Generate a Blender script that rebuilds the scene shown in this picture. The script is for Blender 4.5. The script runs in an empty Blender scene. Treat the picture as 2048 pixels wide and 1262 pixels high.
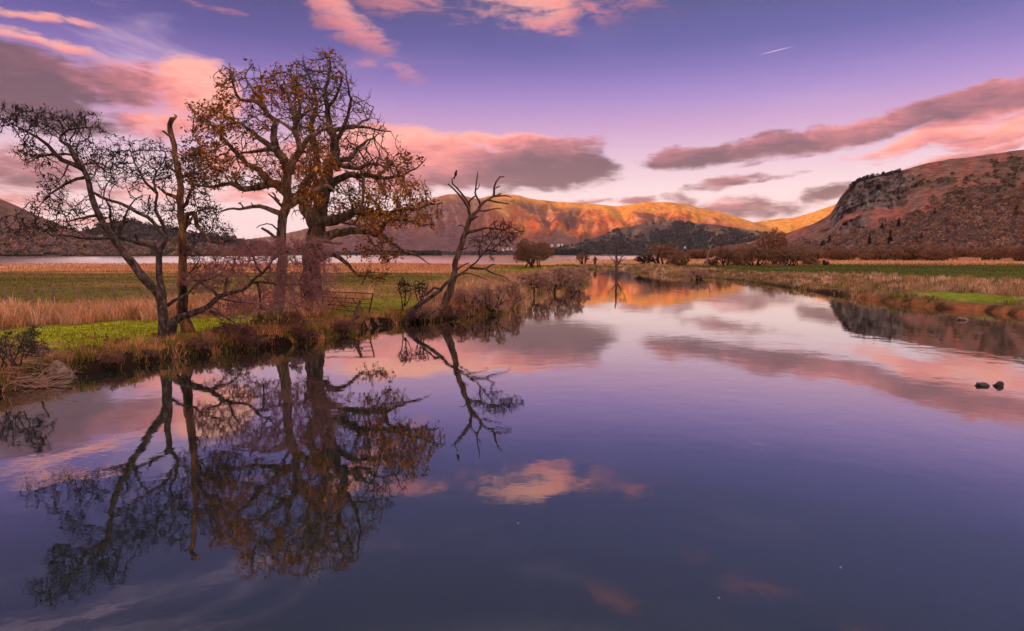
import bpy, math, random
import numpy as np
from mathutils import Vector

random.seed(7)
RNG = np.random.default_rng(7)
sc = bpy.context.scene
COL = sc.collection
R = math.radians

# ------------------------------------------------------------------ camera
CAM_H, PITCH, FPX = 4.0, R(5.58), 22.0 / 36.0 * 2048
cam_data = bpy.data.cameras.new("camera")
cam_data.lens = 22.0
cam_data.sensor_width = 36.0
cam_data.clip_start = 0.1
cam_data.clip_end = 60000
cam = bpy.data.objects.new("camera", cam_data)
cam.location = (0, 0, CAM_H)
cam.rotation_euler = (math.pi / 2 - PITCH, 0, 0)
COL.objects.link(cam)
sc.camera = cam

CP, SP = math.cos(PITCH), math.sin(PITCH)


def ray(px, py):
    """direction of a pixel of the 2048 x 1262 photograph"""
    cx = (np.asarray(px, float) - 1024) / FPX
    cz = (631 - np.asarray(py, float)) / FPX
    return cx, CP + cz * SP, -SP + cz * CP


def at(px, py, Y):
    dx, dy, dz = ray(px, py)
    t = Y / dy
    return np.array([dx * t, dy * t, CAM_H + dz * t])


def on_plane(px, py, z=0.0):
    dx, dy, dz = ray(px, py)
    t = (z - CAM_H) / dz
    return np.array([dx * t, dy * t])


def azel(px, py):
    dx, dy, dz = ray(px, py)
    return math.degrees(math.atan2(dx, dy)), math.degrees(math.atan2(dz, math.hypot(dx, dy)))


# ------------------------------------------------------------------ world
SUN_EL = R(2.9)
SUN_FROM = Vector((-0.63, -0.777, 0)).normalized()      # horizontal direction towards the sun
world = bpy.data.worlds.new("World")
sc.world = world
world.use_nodes = True
WT = world.node_tree
WT.nodes.clear()


def wn(kind, **kw):
    n = WT.nodes.new(kind)
    for k, v in kw.items():
        setattr(n, k, v)
    return n


def wl(a, b):
    WT.links.new(a, b)


def wmath(op, a, b=None, c=None, clamp=False):
    n = wn("ShaderNodeMath", operation=op)
    n.use_clamp = clamp
    for i, v in enumerate((a, b, c)):
        if v is None:
            continue
        if isinstance(v, (int, float)):
            n.inputs[i].default_value = v
        else:
            wl(v, n.inputs[i])
    return n.outputs[0]


def wramp(fac, stops, interp="LINEAR"):
    n = wn("ShaderNodeValToRGB")
    n.color_ramp.interpolation = interp
    el = n.color_ramp.elements
    while len(el) < len(stops):
        el.new(0.5)
    for e, (p, c) in zip(el, stops):
        e.position = p
        e.color = (*c, 1)
    wl(fac, n.inputs[0])
    return n.outputs[0]


def srgb(r, g, b):
    f = lambda c: (c / 255 / 12.92) if c <= 10 else ((c / 255 + 0.055) / 1.055) ** 2.4
    return (f(r), f(g), f(b))


tc = wn("ShaderNodeTexCoord")
sep = wn("ShaderNodeSeparateXYZ")
wl(tc.outputs["Generated"], sep.inputs[0])
deg = 180 / math.pi
w_az = wmath("MULTIPLY", wmath("ARCTAN2", sep.outputs[0], sep.outputs[1]), deg)
w_el = wmath("MULTIPLY", wmath("ARCSINE", sep.outputs[2]), deg)
comb = wn("ShaderNodeCombineXYZ")
wl(w_az, comb.inputs[0])
wl(w_el, comb.inputs[1])
AE = comb.outputs[0]

# clear twilight sky, by height above the horizon
grad = wramp(wmath("DIVIDE", w_el, 60.0, clamp=True), [
    (0.0, (0.93, 0.72, 0.74)), (5.3 / 60, (0.80, 0.62, 0.66)), (7.1 / 60, (0.70, 0.50, 0.57)), (10.9 / 60, (0.46, 0.24, 0.43)),
    (13.4 / 60, (0.26, 0.14, 0.40)), (15.5 / 60, (0.12, 0.065, 0.29)), (17.4 / 60, (0.035, 0.022, 0.2)), (20.8 / 60, (0.0, 0.0, 0.09)),
    (30 / 60, (0.0, 0.0, 0.03)), (1.0, (0.0, 0.006, 0.05))])


def wnoise(vec, scale, detail, rough, loc=(0, 0, 0), scl=(1, 1, 1), rot=0.0, dist=0.0):
    m = wn("ShaderNodeMapping")
    m.inputs["Location"].default_value = loc
    m.inputs["Scale"].default_value = scl
    m.inputs["Rotation"].default_value = (0, 0, rot)
    wl(vec, m.inputs[0])
    n = wn("ShaderNodeTexNoise")
    n.inputs["Scale"].default_value = scale
    n.inputs["Detail"].default_value = detail
    n.inputs["Roughness"].default_value = rough
    n.inputs["Distortion"].default_value = dist
    wl(m.outputs[0], n.inputs["Vector"])
    return n.outputs[0]


# clouds: (px, py, half width, half height, tilt, strength, shade 0 lit .. 1 dark)
CLOUDS = [
    (60, 150, 250, 60, 3, 1.15, 1.0), (40, 195, 210, 52, 0, 1.2, 1.5), (250, 165, 130, 60, 0, .95, .5),
    (385, 175, 95, 72, 15, 1.25, .02), (330, 245, 110, 45, 0, .8, .25), (120, 235, 170, 34, 0, .9, 1.0),
    (60, 340, 230, 60, 0, .85, .65), (40, 400, 160, 30, 0, .75, .35), (300, 385, 170, 34, 0, .62, .32),
    (470, 300, 120, 60, 0, .75, .2), (500, 395, 130, 35, 0, .6, .3), (200, 450, 200, 30, 0, .5, .3),
    (830, 300, 170, 52, 3, 1.1, .12), (960, 335, 210, 58, 2, 1.2, .7), (1080, 332, 160, 54, 4, 1.25, 1.08),
    (1020, 285, 200, 24, 2, 1.0, .12), (1150, 300, 80, 36, 0, .8, 1.0), (1185, 350, 75, 40, -10, .55, 1.25),
    (800, 350, 150, 50, 0, .9, .35), (650, 330, 150, 60, 0, .7, .3),
    (1365, 316, 95, 24, -2, 1.2, .85), (1480, 304, 190, 30, -7, 1.15, .85), (1680, 268, 260, 34, -12, 1.1, .68),
    (1880, 215, 260, 32, -13, 1.1, .66), (2060, 185, 220, 38, -13, 1.1, .62), (1850, 278, 220, 26, -12, .95, .22),
    (2030, 250, 170, 34, -14, 1.0, .25), (1960, 302, 230, 12, -12, .85, .35), (1560, 322, 130, 8, -8, .6, .5),
    (1460, 367, 110, 14, -7, .66, .7), (1560, 358, 70, 7, -10, .5, .6),
    (1490, 415, 125, 26, 2, .95, .95), (1450, 405, 60, 16, 0, .8, .45), (1362, 398, 52, 16, 3, .8, 1.0),
    (1270, 400, 70, 12, -5, .75, .7), (1660, 396, 78, 24, -10, .8, 1.0), (1180, 405, 90, 8, 0, .55, .6),
    (695, 44, 135, 50, 24, .56, .2), (645, 16, 70, 34, 10, .45, .25), (1050, 20, 170, 52, 4, .68, .08),
    (850, 14, 140, 34, 5, .46, .3), (1215, 18, 130, 42, 0, .45, .35),
    (815, 140, 70, 28, 10, .42, .2), (725, 124, 52, 22, 0, .38, .25),
    (430, 10, 90, 14, 10, .55, .4), (80, 30, 180, 14, -6, .55, .0), (60, 75, 190, 16, 4, .6, .0),
    (250, 40, 16, 60, -30, .42, .0), (1745, 330, 70, 8, -10, .5, .4),
    # the sky goes on outside the frame
    (-250, 130, 260, 70, 5, 1.1, .6), (-300, 330, 300, 70, 0, .9, .4), (2350, 150, 260, 60, -12, 1.0, .5), (2420, 280, 240, 50, -8, .9, .4),
]
BEHIND = [(9.5, 29.3, 4.5, 1.7, 12, .42, .6), (16, 25.6, 4.0, 1.2, -6, .38, .6), (23, 27.0, 5.5, 1.5, -8, .42, .6), (31, 28.6, 5, 1.3, -6, .38, .6),
          (-80, 13, 22, 4, 5, 1.0, .4), (-125, 12, 22, 4, 3, 1.0, .35), (-165, 15, 20, 4, 0, 1.0, .25), (80, 13, 22, 4, -6, 1.0, .5),
          (125, 14, 22, 4, 3, 1.0, .5), (168, 11, 18, 4, 4, 1.0, .4)]

warp = wn("ShaderNodeTexNoise")
warp.inputs["Scale"].default_value = 0.16
warp.inputs["Detail"].default_value = 4
warp.inputs["Roughness"].default_value = 0.55
wl(AE, warp.inputs["Vector"])
wsub = wn("ShaderNodeVectorMath", operation="SUBTRACT")
wl(warp.outputs[1], wsub.inputs[0])
wsub.inputs[1].default_value = (0.5, 0.5, 0.5)
wscl = wn("ShaderNodeVectorMath", operation="MULTIPLY")
wl(wsub.outputs[0], wscl.inputs[0])
wscl.inputs[1].default_value = (7.0, 2.6, 0)
wadd = wn("ShaderNodeVectorMath", operation="ADD")
wl(AE, wadd.inputs[0])
wl(wscl.outputs[0], wadd.inputs[1])
sepw = wn("ShaderNodeSeparateXYZ")
wl(wadd.outputs[0], sepw.inputs[0])
flat = wn("ShaderNodeCombineXYZ")
wl(sepw.outputs[0], flat.inputs[0])
wl(sepw.outputs[1], flat.inputs[1])

spec = []
for (px, py, rx, ry, t, s, sh) in CLOUDS:
    a, e = azel(px, py)
    a2, _ = azel(px + 10, py)
    _, e2 = azel(px, py - 10)
    spec.append((a, e, rx * (a2 - a) / 10, ry * (e2 - e) / 10, -t, s, sh))
spec += BEHIND
acc = None                                             # (densest, shade sum, weight sum) carried along one chain
for (a, e, ra, re, t, s, sh) in spec:
    m = wn("ShaderNodeMapping", vector_type="TEXTURE")
    m.inputs["Location"].default_value = (a, e, 0)
    m.inputs["Rotation"].default_value = (0, 0, R(t))
    m.inputs["Scale"].default_value = (ra, re, 1)
    wl(flat.outputs[0], m.inputs[0])
    dot = wn("ShaderNodeVectorMath", operation="DOT_PRODUCT")
    wl(m.outputs[0], dot.inputs[0])
    wl(m.outputs[0], dot.inputs[1])
    dp = wmath("MAXIMUM", wmath("MULTIPLY_ADD", dot.outputs[1], -s / 1.35, s), 0.0)
    sy = wn("ShaderNodeVectorMath", operation="DOT_PRODUCT")
    wl(m.outputs[0], sy.inputs[0])
    sy.inputs[1].default_value = (0, -0.24, 0)             # undersides darker than tops
    shl = wmath("ADD", sy.outputs[1], sh)
    cb = wn("ShaderNodeCombineXYZ")
    if acc is None:
        wl(dp, cb.inputs[0])
        wl(wmath("MULTIPLY", dp, shl), cb.inputs[1])
        wl(dp, cb.inputs[2])
    else:
        wl(wmath("MAXIMUM", acc.outputs[0], dp), cb.inputs[0])
        wl(wmath("MULTIPLY_ADD", dp, shl, acc.outputs[1]), cb.inputs[1])
        wl(wmath("ADD", acc.outputs[2], dp), cb.inputs[2])
    acc = wn("ShaderNodeSeparateXYZ")
    wl(cb.outputs[0], acc.inputs[0])
dens, wsum, wtot = acc.outputs
nA = wnoise(AE, 0.23, 10, 0.66, loc=(3.1, 1.7, 0), scl=(0.45, 1.6, 1), rot=R(-8), dist=0.5)
nB = wnoise(AE, 0.8, 9, 0.7, loc=(9, 4, 0), scl=(0.42, 1.7, 1), rot=R(-9), dist=0.6)
nC = wnoise(AE, 0.11, 5, 0.55, loc=(1, 8, 0), scl=(0.6, 1.6, 1))
field = wmath("ADD", dens, wmath("ADD", wmath("MULTIPLY", wmath("SUBTRACT", nA, 0.5), 1.5),
                                 wmath("MULTIPLY", wmath("SUBTRACT", nB, 0.5), 1.0)))
mr = wn("ShaderNodeMapRange", interpolation_type="SMOOTHSTEP")
mr.inputs["From Min"].default_value = 0.24
mr.inputs["From Max"].default_value = 0.8
wl(field, mr.inputs["Value"])
mask = wmath("MULTIPLY", mr.outputs[0], wmath("GREATER_THAN", dens, 0.0001))
mask = wmath("MULTIPLY", mask, wmath("MULTIPLY", wmath("MULTIPLY", dens, 5.0, clamp=True), 0.96))
shade = wmath("DIVIDE", wsum, wmath("MAXIMUM", wtot, 0.001))
shade = wmath("ADD", shade, wmath("MULTIPLY", wmath("SUBTRACT", nA, 0.5), 1.0))
shade = wmath("ADD", shade, wmath("MULTIPLY", wmath("SUBTRACT", nB, 0.5), 1.0))
shade = wmath("ADD", shade, wmath("MULTIPLY", wmath("SUBTRACT", nC, 0.5), 0.5), clamp=True)
ccol = wramp(shade, [(0.0, srgb(255, 176, 158)), (0.28, srgb(238, 140, 134)), (0.55, srgb(176, 104, 114)),
                     (0.82, srgb(118, 76, 92)), (1.0, srgb(88, 62, 80))])
# a short vapour trail
ta, te = azel(1553, 101)
ta2, te2 = azel(1588, 92)
mt = wn("ShaderNodeMapping", vector_type="TEXTURE")
mt.inputs["Location"].default_value = (ta, te, 0)
mt.inputs["Rotation"].default_value = (0, 0, math.atan2(te2 - te, ta2 - ta))
mt.inputs["Scale"].default_value = (1.5, 0.035, 1)
wl(AE, mt.inputs[0])
dtt = wn("ShaderNodeVectorMath", operation="DOT_PRODUCT")
wl(mt.outputs[0], dtt.inputs[0])
wl(mt.outputs[0], dtt.inputs[1])
trail = wmath("MULTIPLY", wmath("SUBTRACT", 1.0, dtt.outputs[1], clamp=True), 0.7)
# faint high veil that whitens parts of the clear sky
veil = wnoise(AE, 0.12, 6, 0.6, loc=(4, 2, 0), scl=(0.45, 2.0, 1), rot=R(10), dist=0.6)
vm = wn("ShaderNodeMapRange", interpolation_type="SMOOTHSTEP")
vm.inputs["From Min"].default_value = 0.5
vm.inputs["From Max"].default_value = 0.78
wl(veil, vm.inputs["Value"])
mixv = wn("ShaderNodeMix", data_type="RGBA")
vz = wn("ShaderNodeMapRange", interpolation_type="SMOOTHSTEP")
vz.inputs["From Min"].default_value = -8.0
vz.inputs["From Max"].default_value = -32.0
vz.inputs["To Min"].default_value = 0.06
vz.inputs["To Max"].default_value = 0.55
wl(w_az, vz.inputs["Value"])
wl(wmath("MULTIPLY", vm.outputs[0], vz.outputs[0]), mixv.inputs[0])
wl(grad, mixv.inputs[6])
mixv.inputs[7].default_value = (*srgb(238, 196, 214), 1)
# broken overhead cloud out of view, added extra bright to light the foreground
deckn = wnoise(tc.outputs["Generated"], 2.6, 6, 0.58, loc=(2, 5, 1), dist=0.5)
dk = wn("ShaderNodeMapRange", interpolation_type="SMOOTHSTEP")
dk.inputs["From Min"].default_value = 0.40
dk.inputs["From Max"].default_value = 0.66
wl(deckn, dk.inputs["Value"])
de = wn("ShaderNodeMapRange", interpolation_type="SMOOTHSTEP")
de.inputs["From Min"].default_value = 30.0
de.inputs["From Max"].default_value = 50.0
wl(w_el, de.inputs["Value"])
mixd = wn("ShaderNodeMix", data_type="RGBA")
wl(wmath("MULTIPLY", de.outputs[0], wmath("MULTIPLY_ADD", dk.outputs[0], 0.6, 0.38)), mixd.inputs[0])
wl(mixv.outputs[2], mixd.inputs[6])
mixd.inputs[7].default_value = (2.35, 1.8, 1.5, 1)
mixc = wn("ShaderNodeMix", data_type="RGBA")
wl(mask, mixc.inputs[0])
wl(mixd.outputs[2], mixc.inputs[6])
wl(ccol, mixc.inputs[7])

mixt = wn("ShaderNodeMix", data_type="RGBA")
wl(trail, mixt.inputs[0])
wl(mixc.outputs[2], mixt.inputs[6])
mixt.inputs[7].default_value = (*srgb(255, 214, 214), 1)
sky = wn("ShaderNodeTexSky", sky_type="NISHITA")
sky.sun_disc = False
sky.sun_elevation = SUN_EL
sky.sun_rotation = math.atan2(SUN_FROM.x, SUN_FROM.y)
sky.air_density = 1.0
sky.dust_density = 3.0
sky.ozone_density = 2.0
bg_sky = wn("ShaderNodeBackground")
bg_sky.inputs[1].default_value = 0.08
tint = wn("ShaderNodeMix", data_type="RGBA", blend_type="MULTIPLY")
tint.inputs[0].default_value = 1.0
wl(sky.outputs[0], tint.inputs[6])
tint.inputs[7].default_value = (0.55, 0.43, 0.6, 1)
shut = wn("ShaderNodeMix", data_type="RGBA")          # cloud hides the clear air behind it
wl(wmath("MULTIPLY", mask, 0.8), shut.inputs[0])
wl(tint.outputs[2], shut.inputs[6])
shut.inputs[7].default_value = (0, 0, 0, 1)
wl(shut.outputs[2], bg_sky.inputs[0])
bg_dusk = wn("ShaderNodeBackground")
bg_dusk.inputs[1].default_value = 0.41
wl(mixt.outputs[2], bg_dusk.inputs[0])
addsh = wn("ShaderNodeAddShader")
wl(bg_sky.outputs[0], addsh.inputs[0])
wl(bg_dusk.outputs[0], addsh.inputs[1])
world.cycles.sampling_method = "NONE"      # smooth sky: hit by scattered rays alone
wout = wn("ShaderNodeOutputWorld")
wl(addsh.outputs[0], wout.inputs[0])

# ------------------------------------------------------------------ sun and exposure
sd = bpy.data.lights.new("sun", "SUN")
sd.energy = 4.8
sd.angle = R(0.5)
sd.color = (1.0, 0.47, 0.18)
sun = bpy.data.objects.new("sun", sd)
sv = Vector((SUN_FROM.x * math.cos(SUN_EL), SUN_FROM.y * math.cos(SUN_EL), math.sin(SUN_EL)))
sun.rotation_euler = sv.to_track_quat("Z", "Y").to_euler()
sun.location = (0, 0, 60)
COL.objects.link(sun)

sc.view_settings.view_transform = "Standard"
sc.view_settings.look = "None"
sc.view_settings.gamma = 1.0
sc.view_settings.use_curve_mapping = False
sc.view_settings.exposure = 1.42
sc.cycles.max_bounces = 6
sc.cycles.diffuse_bounces = 2
sc.cycles.glossy_bounces = 3
sc.cycles.transparent_max_bounces = 8
sc.cycles.use_denoising = True
sc.cycles.volume_bounces = 1


# ------------------------------------------------------------------ helpers
def tag(o, label=None, cat=None, group=None, kind=None):
    if label:
        o["label"] = label
    if cat:
        o["category"] = cat
    if group:
        o["group"] = group
    if kind:
        o["kind"] = kind
    return o


def empty(name, loc, label=None, cat=None, group=None):
    o = bpy.data.objects.new(name, None)
    o.location = Vector([float(c) for c in loc])
    o.empty_display_size = 0.2
    COL.objects.link(o)
    return tag(o, label, cat, group)


class MB:
    """collects vertices, triangles, quads and vertex colours for one mesh"""

    def __init__(self):
        self.v, self.t, self.q, self.c, self.n = [], [], [], [], 0

    def add(self, v, t=None, q=None, c=None):
        v = np.asarray(v, float).reshape(-1, 3)
        if t is not None and len(t):
            self.t.append(np.asarray(t, int) + self.n)
        if q is not None and len(q):
            self.q.append(np.asarray(q, int) + self.n)
        if c is not None:
            c = np.asarray(c, float)
            self.c.append(np.broadcast_to(c, (len(v), 3)))
        self.v.append(v)
        self.n += len(v)

    def build(self, name, mat, parent=None, smooth=False):
        v = np.concatenate(self.v) if self.v else np.zeros((0, 3))
        if parent is not None:
            off = np.array(world_loc(parent))
            v = v - off
        t = np.concatenate(self.t) if self.t else np.zeros((0, 3), int)
        q = np.concatenate(self.q) if self.q else np.zeros((0, 4), int)
        me = bpy.data.meshes.new(name)
        nf = len(t) + len(q)
        me.vertices.add(len(v))
        me.vertices.foreach_set("co", v.astype(np.float32).ravel())
        me.loops.add(len(t) * 3 + len(q) * 4)
        me.loops.foreach_set("vertex_index", np.concatenate([t.ravel(), q.ravel()]).astype(np.int32))
        me.polygons.add(nf)
        st = np.concatenate([np.arange(len(t)) * 3, len(t) * 3 + np.arange(len(q)) * 4]).astype(np.int32)
        me.polygons.foreach_set("loop_start", st)
        if smooth:
            me.polygons.foreach_set("use_smooth", np.ones(nf, bool))
        me.update(calc_edges=True)
        if self.c:
            c = np.concatenate(self.c)
            a = me.color_attributes.new("Col", "FLOAT_COLOR", "POINT")
            a.data.foreach_set("color", np.concatenate([c, np.ones((len(c), 1))], 1).astype(np.float32).ravel())
        me.materials.append(mat)
        o = bpy.data.objects.new(name, me)
        COL.objects.link(o)
        if parent is not None:
            o.parent = parent
        return o


def world_loc(o):
    p = Vector(o.location)
    while o.parent is not None:
        o = o.parent
        p = p + o.location
    return p


def _hash(ix, iy, seed):
    h = (ix.astype(np.int64) * 374761393 + iy.astype(np.int64) * 668265263 + seed * 974634777) & 0xFFFFFFFF
    h = ((h ^ (h >> 13)) * 1274126177) & 0xFFFFFFFF
    return ((h ^ (h >> 16)) & 0xFFFFFF) / float(0xFFFFFF)


def vnoise(x, y, seed=0):
    x, y = np.broadcast_arrays(np.asarray(x, float), np.asarray(y, float))
    ix, iy = np.floor(x), np.floor(y)
    fx, fy = x - ix, y - iy
    ux, uy = fx * fx * (3 - 2 * fx), fy * fy * (3 - 2 * fy)
    a, b = _hash(ix, iy, seed), _hash(ix + 1, iy, seed)
    c, d = _hash(ix, iy + 1, seed), _hash(ix + 1, iy + 1, seed)
    return (a * (1 - ux) + b * ux) * (1 - uy) + (c * (1 - ux) + d * ux) * uy


def fbm(x, y, octv=5, seed=0, gain=0.5):
    s, amp, tot = 0, 1.0, 0
    for i in range(octv):
        s = s + amp * vnoise(np.asarray(x) * 2 ** i + 17.3 * i, np.asarray(y) * 2 ** i - 9.1 * i, seed + i)
        tot += amp
        amp *= gain
    return s / tot


def sstep(a, b, x):
    t = np.clip((np.asarray(x, float) - a) / (b - a), 0, 1)
    return t * t * (3 - 2 * t)


# ------------------------------------------------------------------ materials
def new_mat(name):
    m = bpy.data.materials.new(name)
    m.use_nodes = True
    nt = m.node_tree
    b = nt.nodes["Principled BSDF"]
    b.inputs["Roughness"].default_value = 0.85
    b.inputs["Specular IOR Level"].default_value = 0.25
    return m, nt, b


def noise_node(nt, scale, detail=5, rough=0.6, coord="Object", scl=(1, 1, 1)):
    tcn = nt.nodes.new("ShaderNodeTexCoord")
    mp = nt.nodes.new("ShaderNodeMapping")
    mp.inputs["Scale"].default_value = scl
    nt.links.new(tcn.outputs[coord], mp.inputs[0])
    n = nt.nodes.new("ShaderNodeTexNoise")
    n.inputs["Scale"].default_value = scale
    n.inputs["Detail"].default_value = detail
    n.inputs["Roughness"].default_value = rough
    nt.links.new(mp.outputs[0], n.inputs["Vector"])
    return n


def ramp_node(nt, fac, stops):
    n = nt.nodes.new("ShaderNodeValToRGB")
    el = n.color_ramp.elements
    while len(el) < len(stops):
        el.new(0.5)
    for e, (p, c) in zip(el, stops):
        e.position = p
        e.color = (*c, 1)
    nt.links.new(fac, n.inputs[0])
    return n


def noisy_mat(name, stops, scale, bump=0.0, bscale=None, scl=(1, 1, 1), rough=0.85, bdist=0.05):
    m, nt, b = new_mat(name)
    n = noise_node(nt, scale, 6, 0.62, scl=scl)
    r = ramp_node(nt, n.outputs[0], stops)
    nt.links.new(r.outputs[0], b.inputs["Base Color"])
    b.inputs["Roughness"].default_value = rough
    if bump:
        n2 = noise_node(nt, bscale or scale * 3, 6, 0.65, scl=scl)
        bp = nt.nodes.new("ShaderNodeBump")
        bp.inputs["Strength"].default_value = bump
        bp.inputs["Distance"].default_value = bdist
        nt.links.new(n2.outputs[0], bp.inputs["Height"])
        nt.links.new(bp.outputs[0], b.inputs["Normal"])
    return m


def vcol_mat(name, scale=0.0, amount=0.5, bump=0.0, bscale=1.0, bdist=0.1, translucent=0.0, scl=(1, 1, 1)):
    """vertex colour times fine procedural grain"""
    m, nt, b = new_mat(name)
    at_ = nt.nodes.new("ShaderNodeVertexColor")
    at_.layer_name = "Col"
    src = at_.outputs[0]
    if scale:
        n = noise_node(nt, scale, 7, 0.68, scl=scl)
        r = ramp_node(nt, n.outputs[0], [(0.25, (1 - amount,) * 3), (0.75, (1 + amount,) * 3)])
        mx = nt.nodes.new("ShaderNodeMix")
        mx.data_type = "RGBA"
        mx.blend_type = "MULTIPLY"
        mx.inputs[0].default_value = 1.0
        nt.links.new(src, mx.inputs[6])
        nt.links.new(r.outputs[0], mx.inputs[7])
        src = mx.outputs[2]
    nt.links.new(src, b.inputs["Base Color"])
    b.inputs["Specular IOR Level"].default_value = 0.0
    b.inputs["Roughness"].default_value = 1.0
    if bump:
        n2 = noise_node(nt, bscale, 7, 0.65, scl=scl)
        bp = nt.nodes.new("ShaderNodeBump")
        bp.inputs["Strength"].default_value = bump
        bp.inputs["Distance"].default_value = bdist
        nt.links.new(n2.outputs[0], bp.inputs["Height"])
        nt.links.new(bp.outputs[0], b.inputs["Normal"])
    if translucent:
        tr = nt.nodes.new("ShaderNodeBsdfTranslucent")
        nt.links.new(src, tr.inputs[0])
        ms = nt.nodes.new("ShaderNodeMixShader")
        ms.inputs[0].default_value = translucent
        nt.links.new(b.outputs[0], ms.inputs[1])
        nt.links.new(tr.outputs[0], ms.inputs[2])
        nt.links.new(ms.outputs[0], nt.nodes["Material Output"].inputs[0])
    return m


M = {}
M["oak_bark"] = noisy_mat("oak_bark", [(0.36, (0.03, 0.02, 0.016)), (0.5, (0.15, 0.1, 0.066)), (0.66, (0.32, 0.22, 0.145))],
                          4.5, 1.0, 7, scl=(1, 1, 0.22), bdist=0.12)
M["pale_bark"] = noisy_mat("pale_bark", [(0.36, (0.045, 0.03, 0.024)), (0.5, (0.22, 0.145, 0.1)), (0.66, (0.44, 0.3, 0.2))],
                           5.0, 1.0, 9, scl=(1, 1, 0.25), bdist=0.1)
M["dead_limb"] = noisy_mat("dead_pale_limb", [(0.36, (0.12, 0.065, 0.045)), (0.5, (0.32, 0.19, 0.13)), (0.66, (0.5, 0.32, 0.23))],
                           4.0, 0.8, 9, scl=(1, 1, 0.4), bdist=0.06)
M["snag_bark"] = noisy_mat("snag_bark", [(0.4, (0.035, 0.024, 0.02)), (0.5, (0.2, 0.1, 0.055)), (0.6, (0.5, 0.24, 0.1))],
                           2.6, 1.0, 8, scl=(1, 1, 0.3), bdist=0.1)
M["alder_bark"] = noisy_mat("alder_bark", [(0.36, (0.028, 0.02, 0.018)), (0.52, (0.1, 0.066, 0.054)), (0.68, (0.24, 0.17, 0.14))],
                            7, 0.9, 14, scl=(1, 1, 0.5), bdist=0.06)
M["twig_dark"] = noisy_mat("twig_dark", [(0.3, (0.035, 0.024, 0.022)), (0.7, (0.09, 0.058, 0.05))], 3)
M["twig_red"] = noisy_mat("twig_red", [(0.3, (0.2, 0.07, 0.07)), (0.55, (0.4, 0.17, 0.165)), (0.75, (0.62, 0.32, 0.31))], 1.4)
M["twig_far"] = noisy_mat("twig_far", [(0.3, (0.16, 0.08, 0.045)), (0.7, (0.38, 0.19, 0.105))], 0.6)
M["shrub_twig"] = noisy_mat("shrub_twig", [(0.3, (0.26, 0.14, 0.1)), (0.7, (0.72, 0.4, 0.29))], 1.0)
M["dead_wood"] = noisy_mat("dead_wood", [(0.36, (0.05, 0.03, 0.024)), (0.5, (0.15, 0.085, 0.062)), (0.68, (0.32, 0.19, 0.13))],
                           5, 1.0, 10, scl=(1, 1, 0.3), bdist=0.08)
M["bramble"] = noisy_mat("bramble_stem", [(0.3, (0.11, 0.045, 0.04)), (0.7, (0.38, 0.16, 0.12))], 1.2)
M["leaf"] = vcol_mat("oak_leaf", translucent=0.18)
M["grass"] = vcol_mat("grass_blade", translucent=0.4)
M["wood_foliage"] = vcol_mat("woodland_crowns", translucent=0.15)
M["hill"] = vcol_mat("hill_surface", 0.016, 0.65, 0.8, 0.012, 30.0)
M["hill_near"] = vcol_mat("near_hill_surface", 0.08, 0.7, 1.0, 0.05, 12.0)
M["rock"] = noisy_mat("river_rock", [(0.34, (0.08, 0.05, 0.042)), (0.52, (0.27, 0.17, 0.14)), (0.72, (0.46, 0.31, 0.26))], 5.5, 1.0, 10, bdist=0.08)
M["wet_rock"] = noisy_mat("wet_rock", [(0.3, (0.02, 0.016, 0.014)), (0.7, (0.07, 0.05, 0.042))], 6, 0.7, 14, rough=0.35)
M["rust"] = noisy_mat("rusty_iron", [(0.3, (0.05, 0.03, 0.025)), (0.6, (0.16, 0.075, 0.05)), (0.8, (0.24, 0.12, 0.07))], 6, 0.3, 30)
M["post"] = noisy_mat("weathered_post", [(0.3, (0.2, 0.12, 0.09)), (0.7, (0.45, 0.28, 0.2))], 5, 0.5, 20, scl=(1, 1, 0.2))
M["wire"] = noisy_mat("fence_wire", [(0.3, (0.2, 0.15, 0.13)), (0.7, (0.35, 0.28, 0.25))], 4)
M["feather"] = noisy_mat("black_feather", [(0.3, (0.012, 0.011, 0.012)), (0.7, (0.04, 0.034, 0.036))], 20, rough=0.5)
M["white_wall"] = noisy_mat("white_render", [(0.3, (0.72, 0.66, 0.64)), (0.7, (0.85, 0.8, 0.78))], 0.3)
M["slate"] = noisy_mat("slate_roof", [(0.3, (0.1, 0.1, 0.12)), (0.7, (0.2, 0.19, 0.21))], 0.5)
M["white_paint"] = noisy_mat("white_float_paint", [(0.3, (0.7, 0.68, 0.66)), (0.7, (0.82, 0.8, 0.78))], 8)


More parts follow.
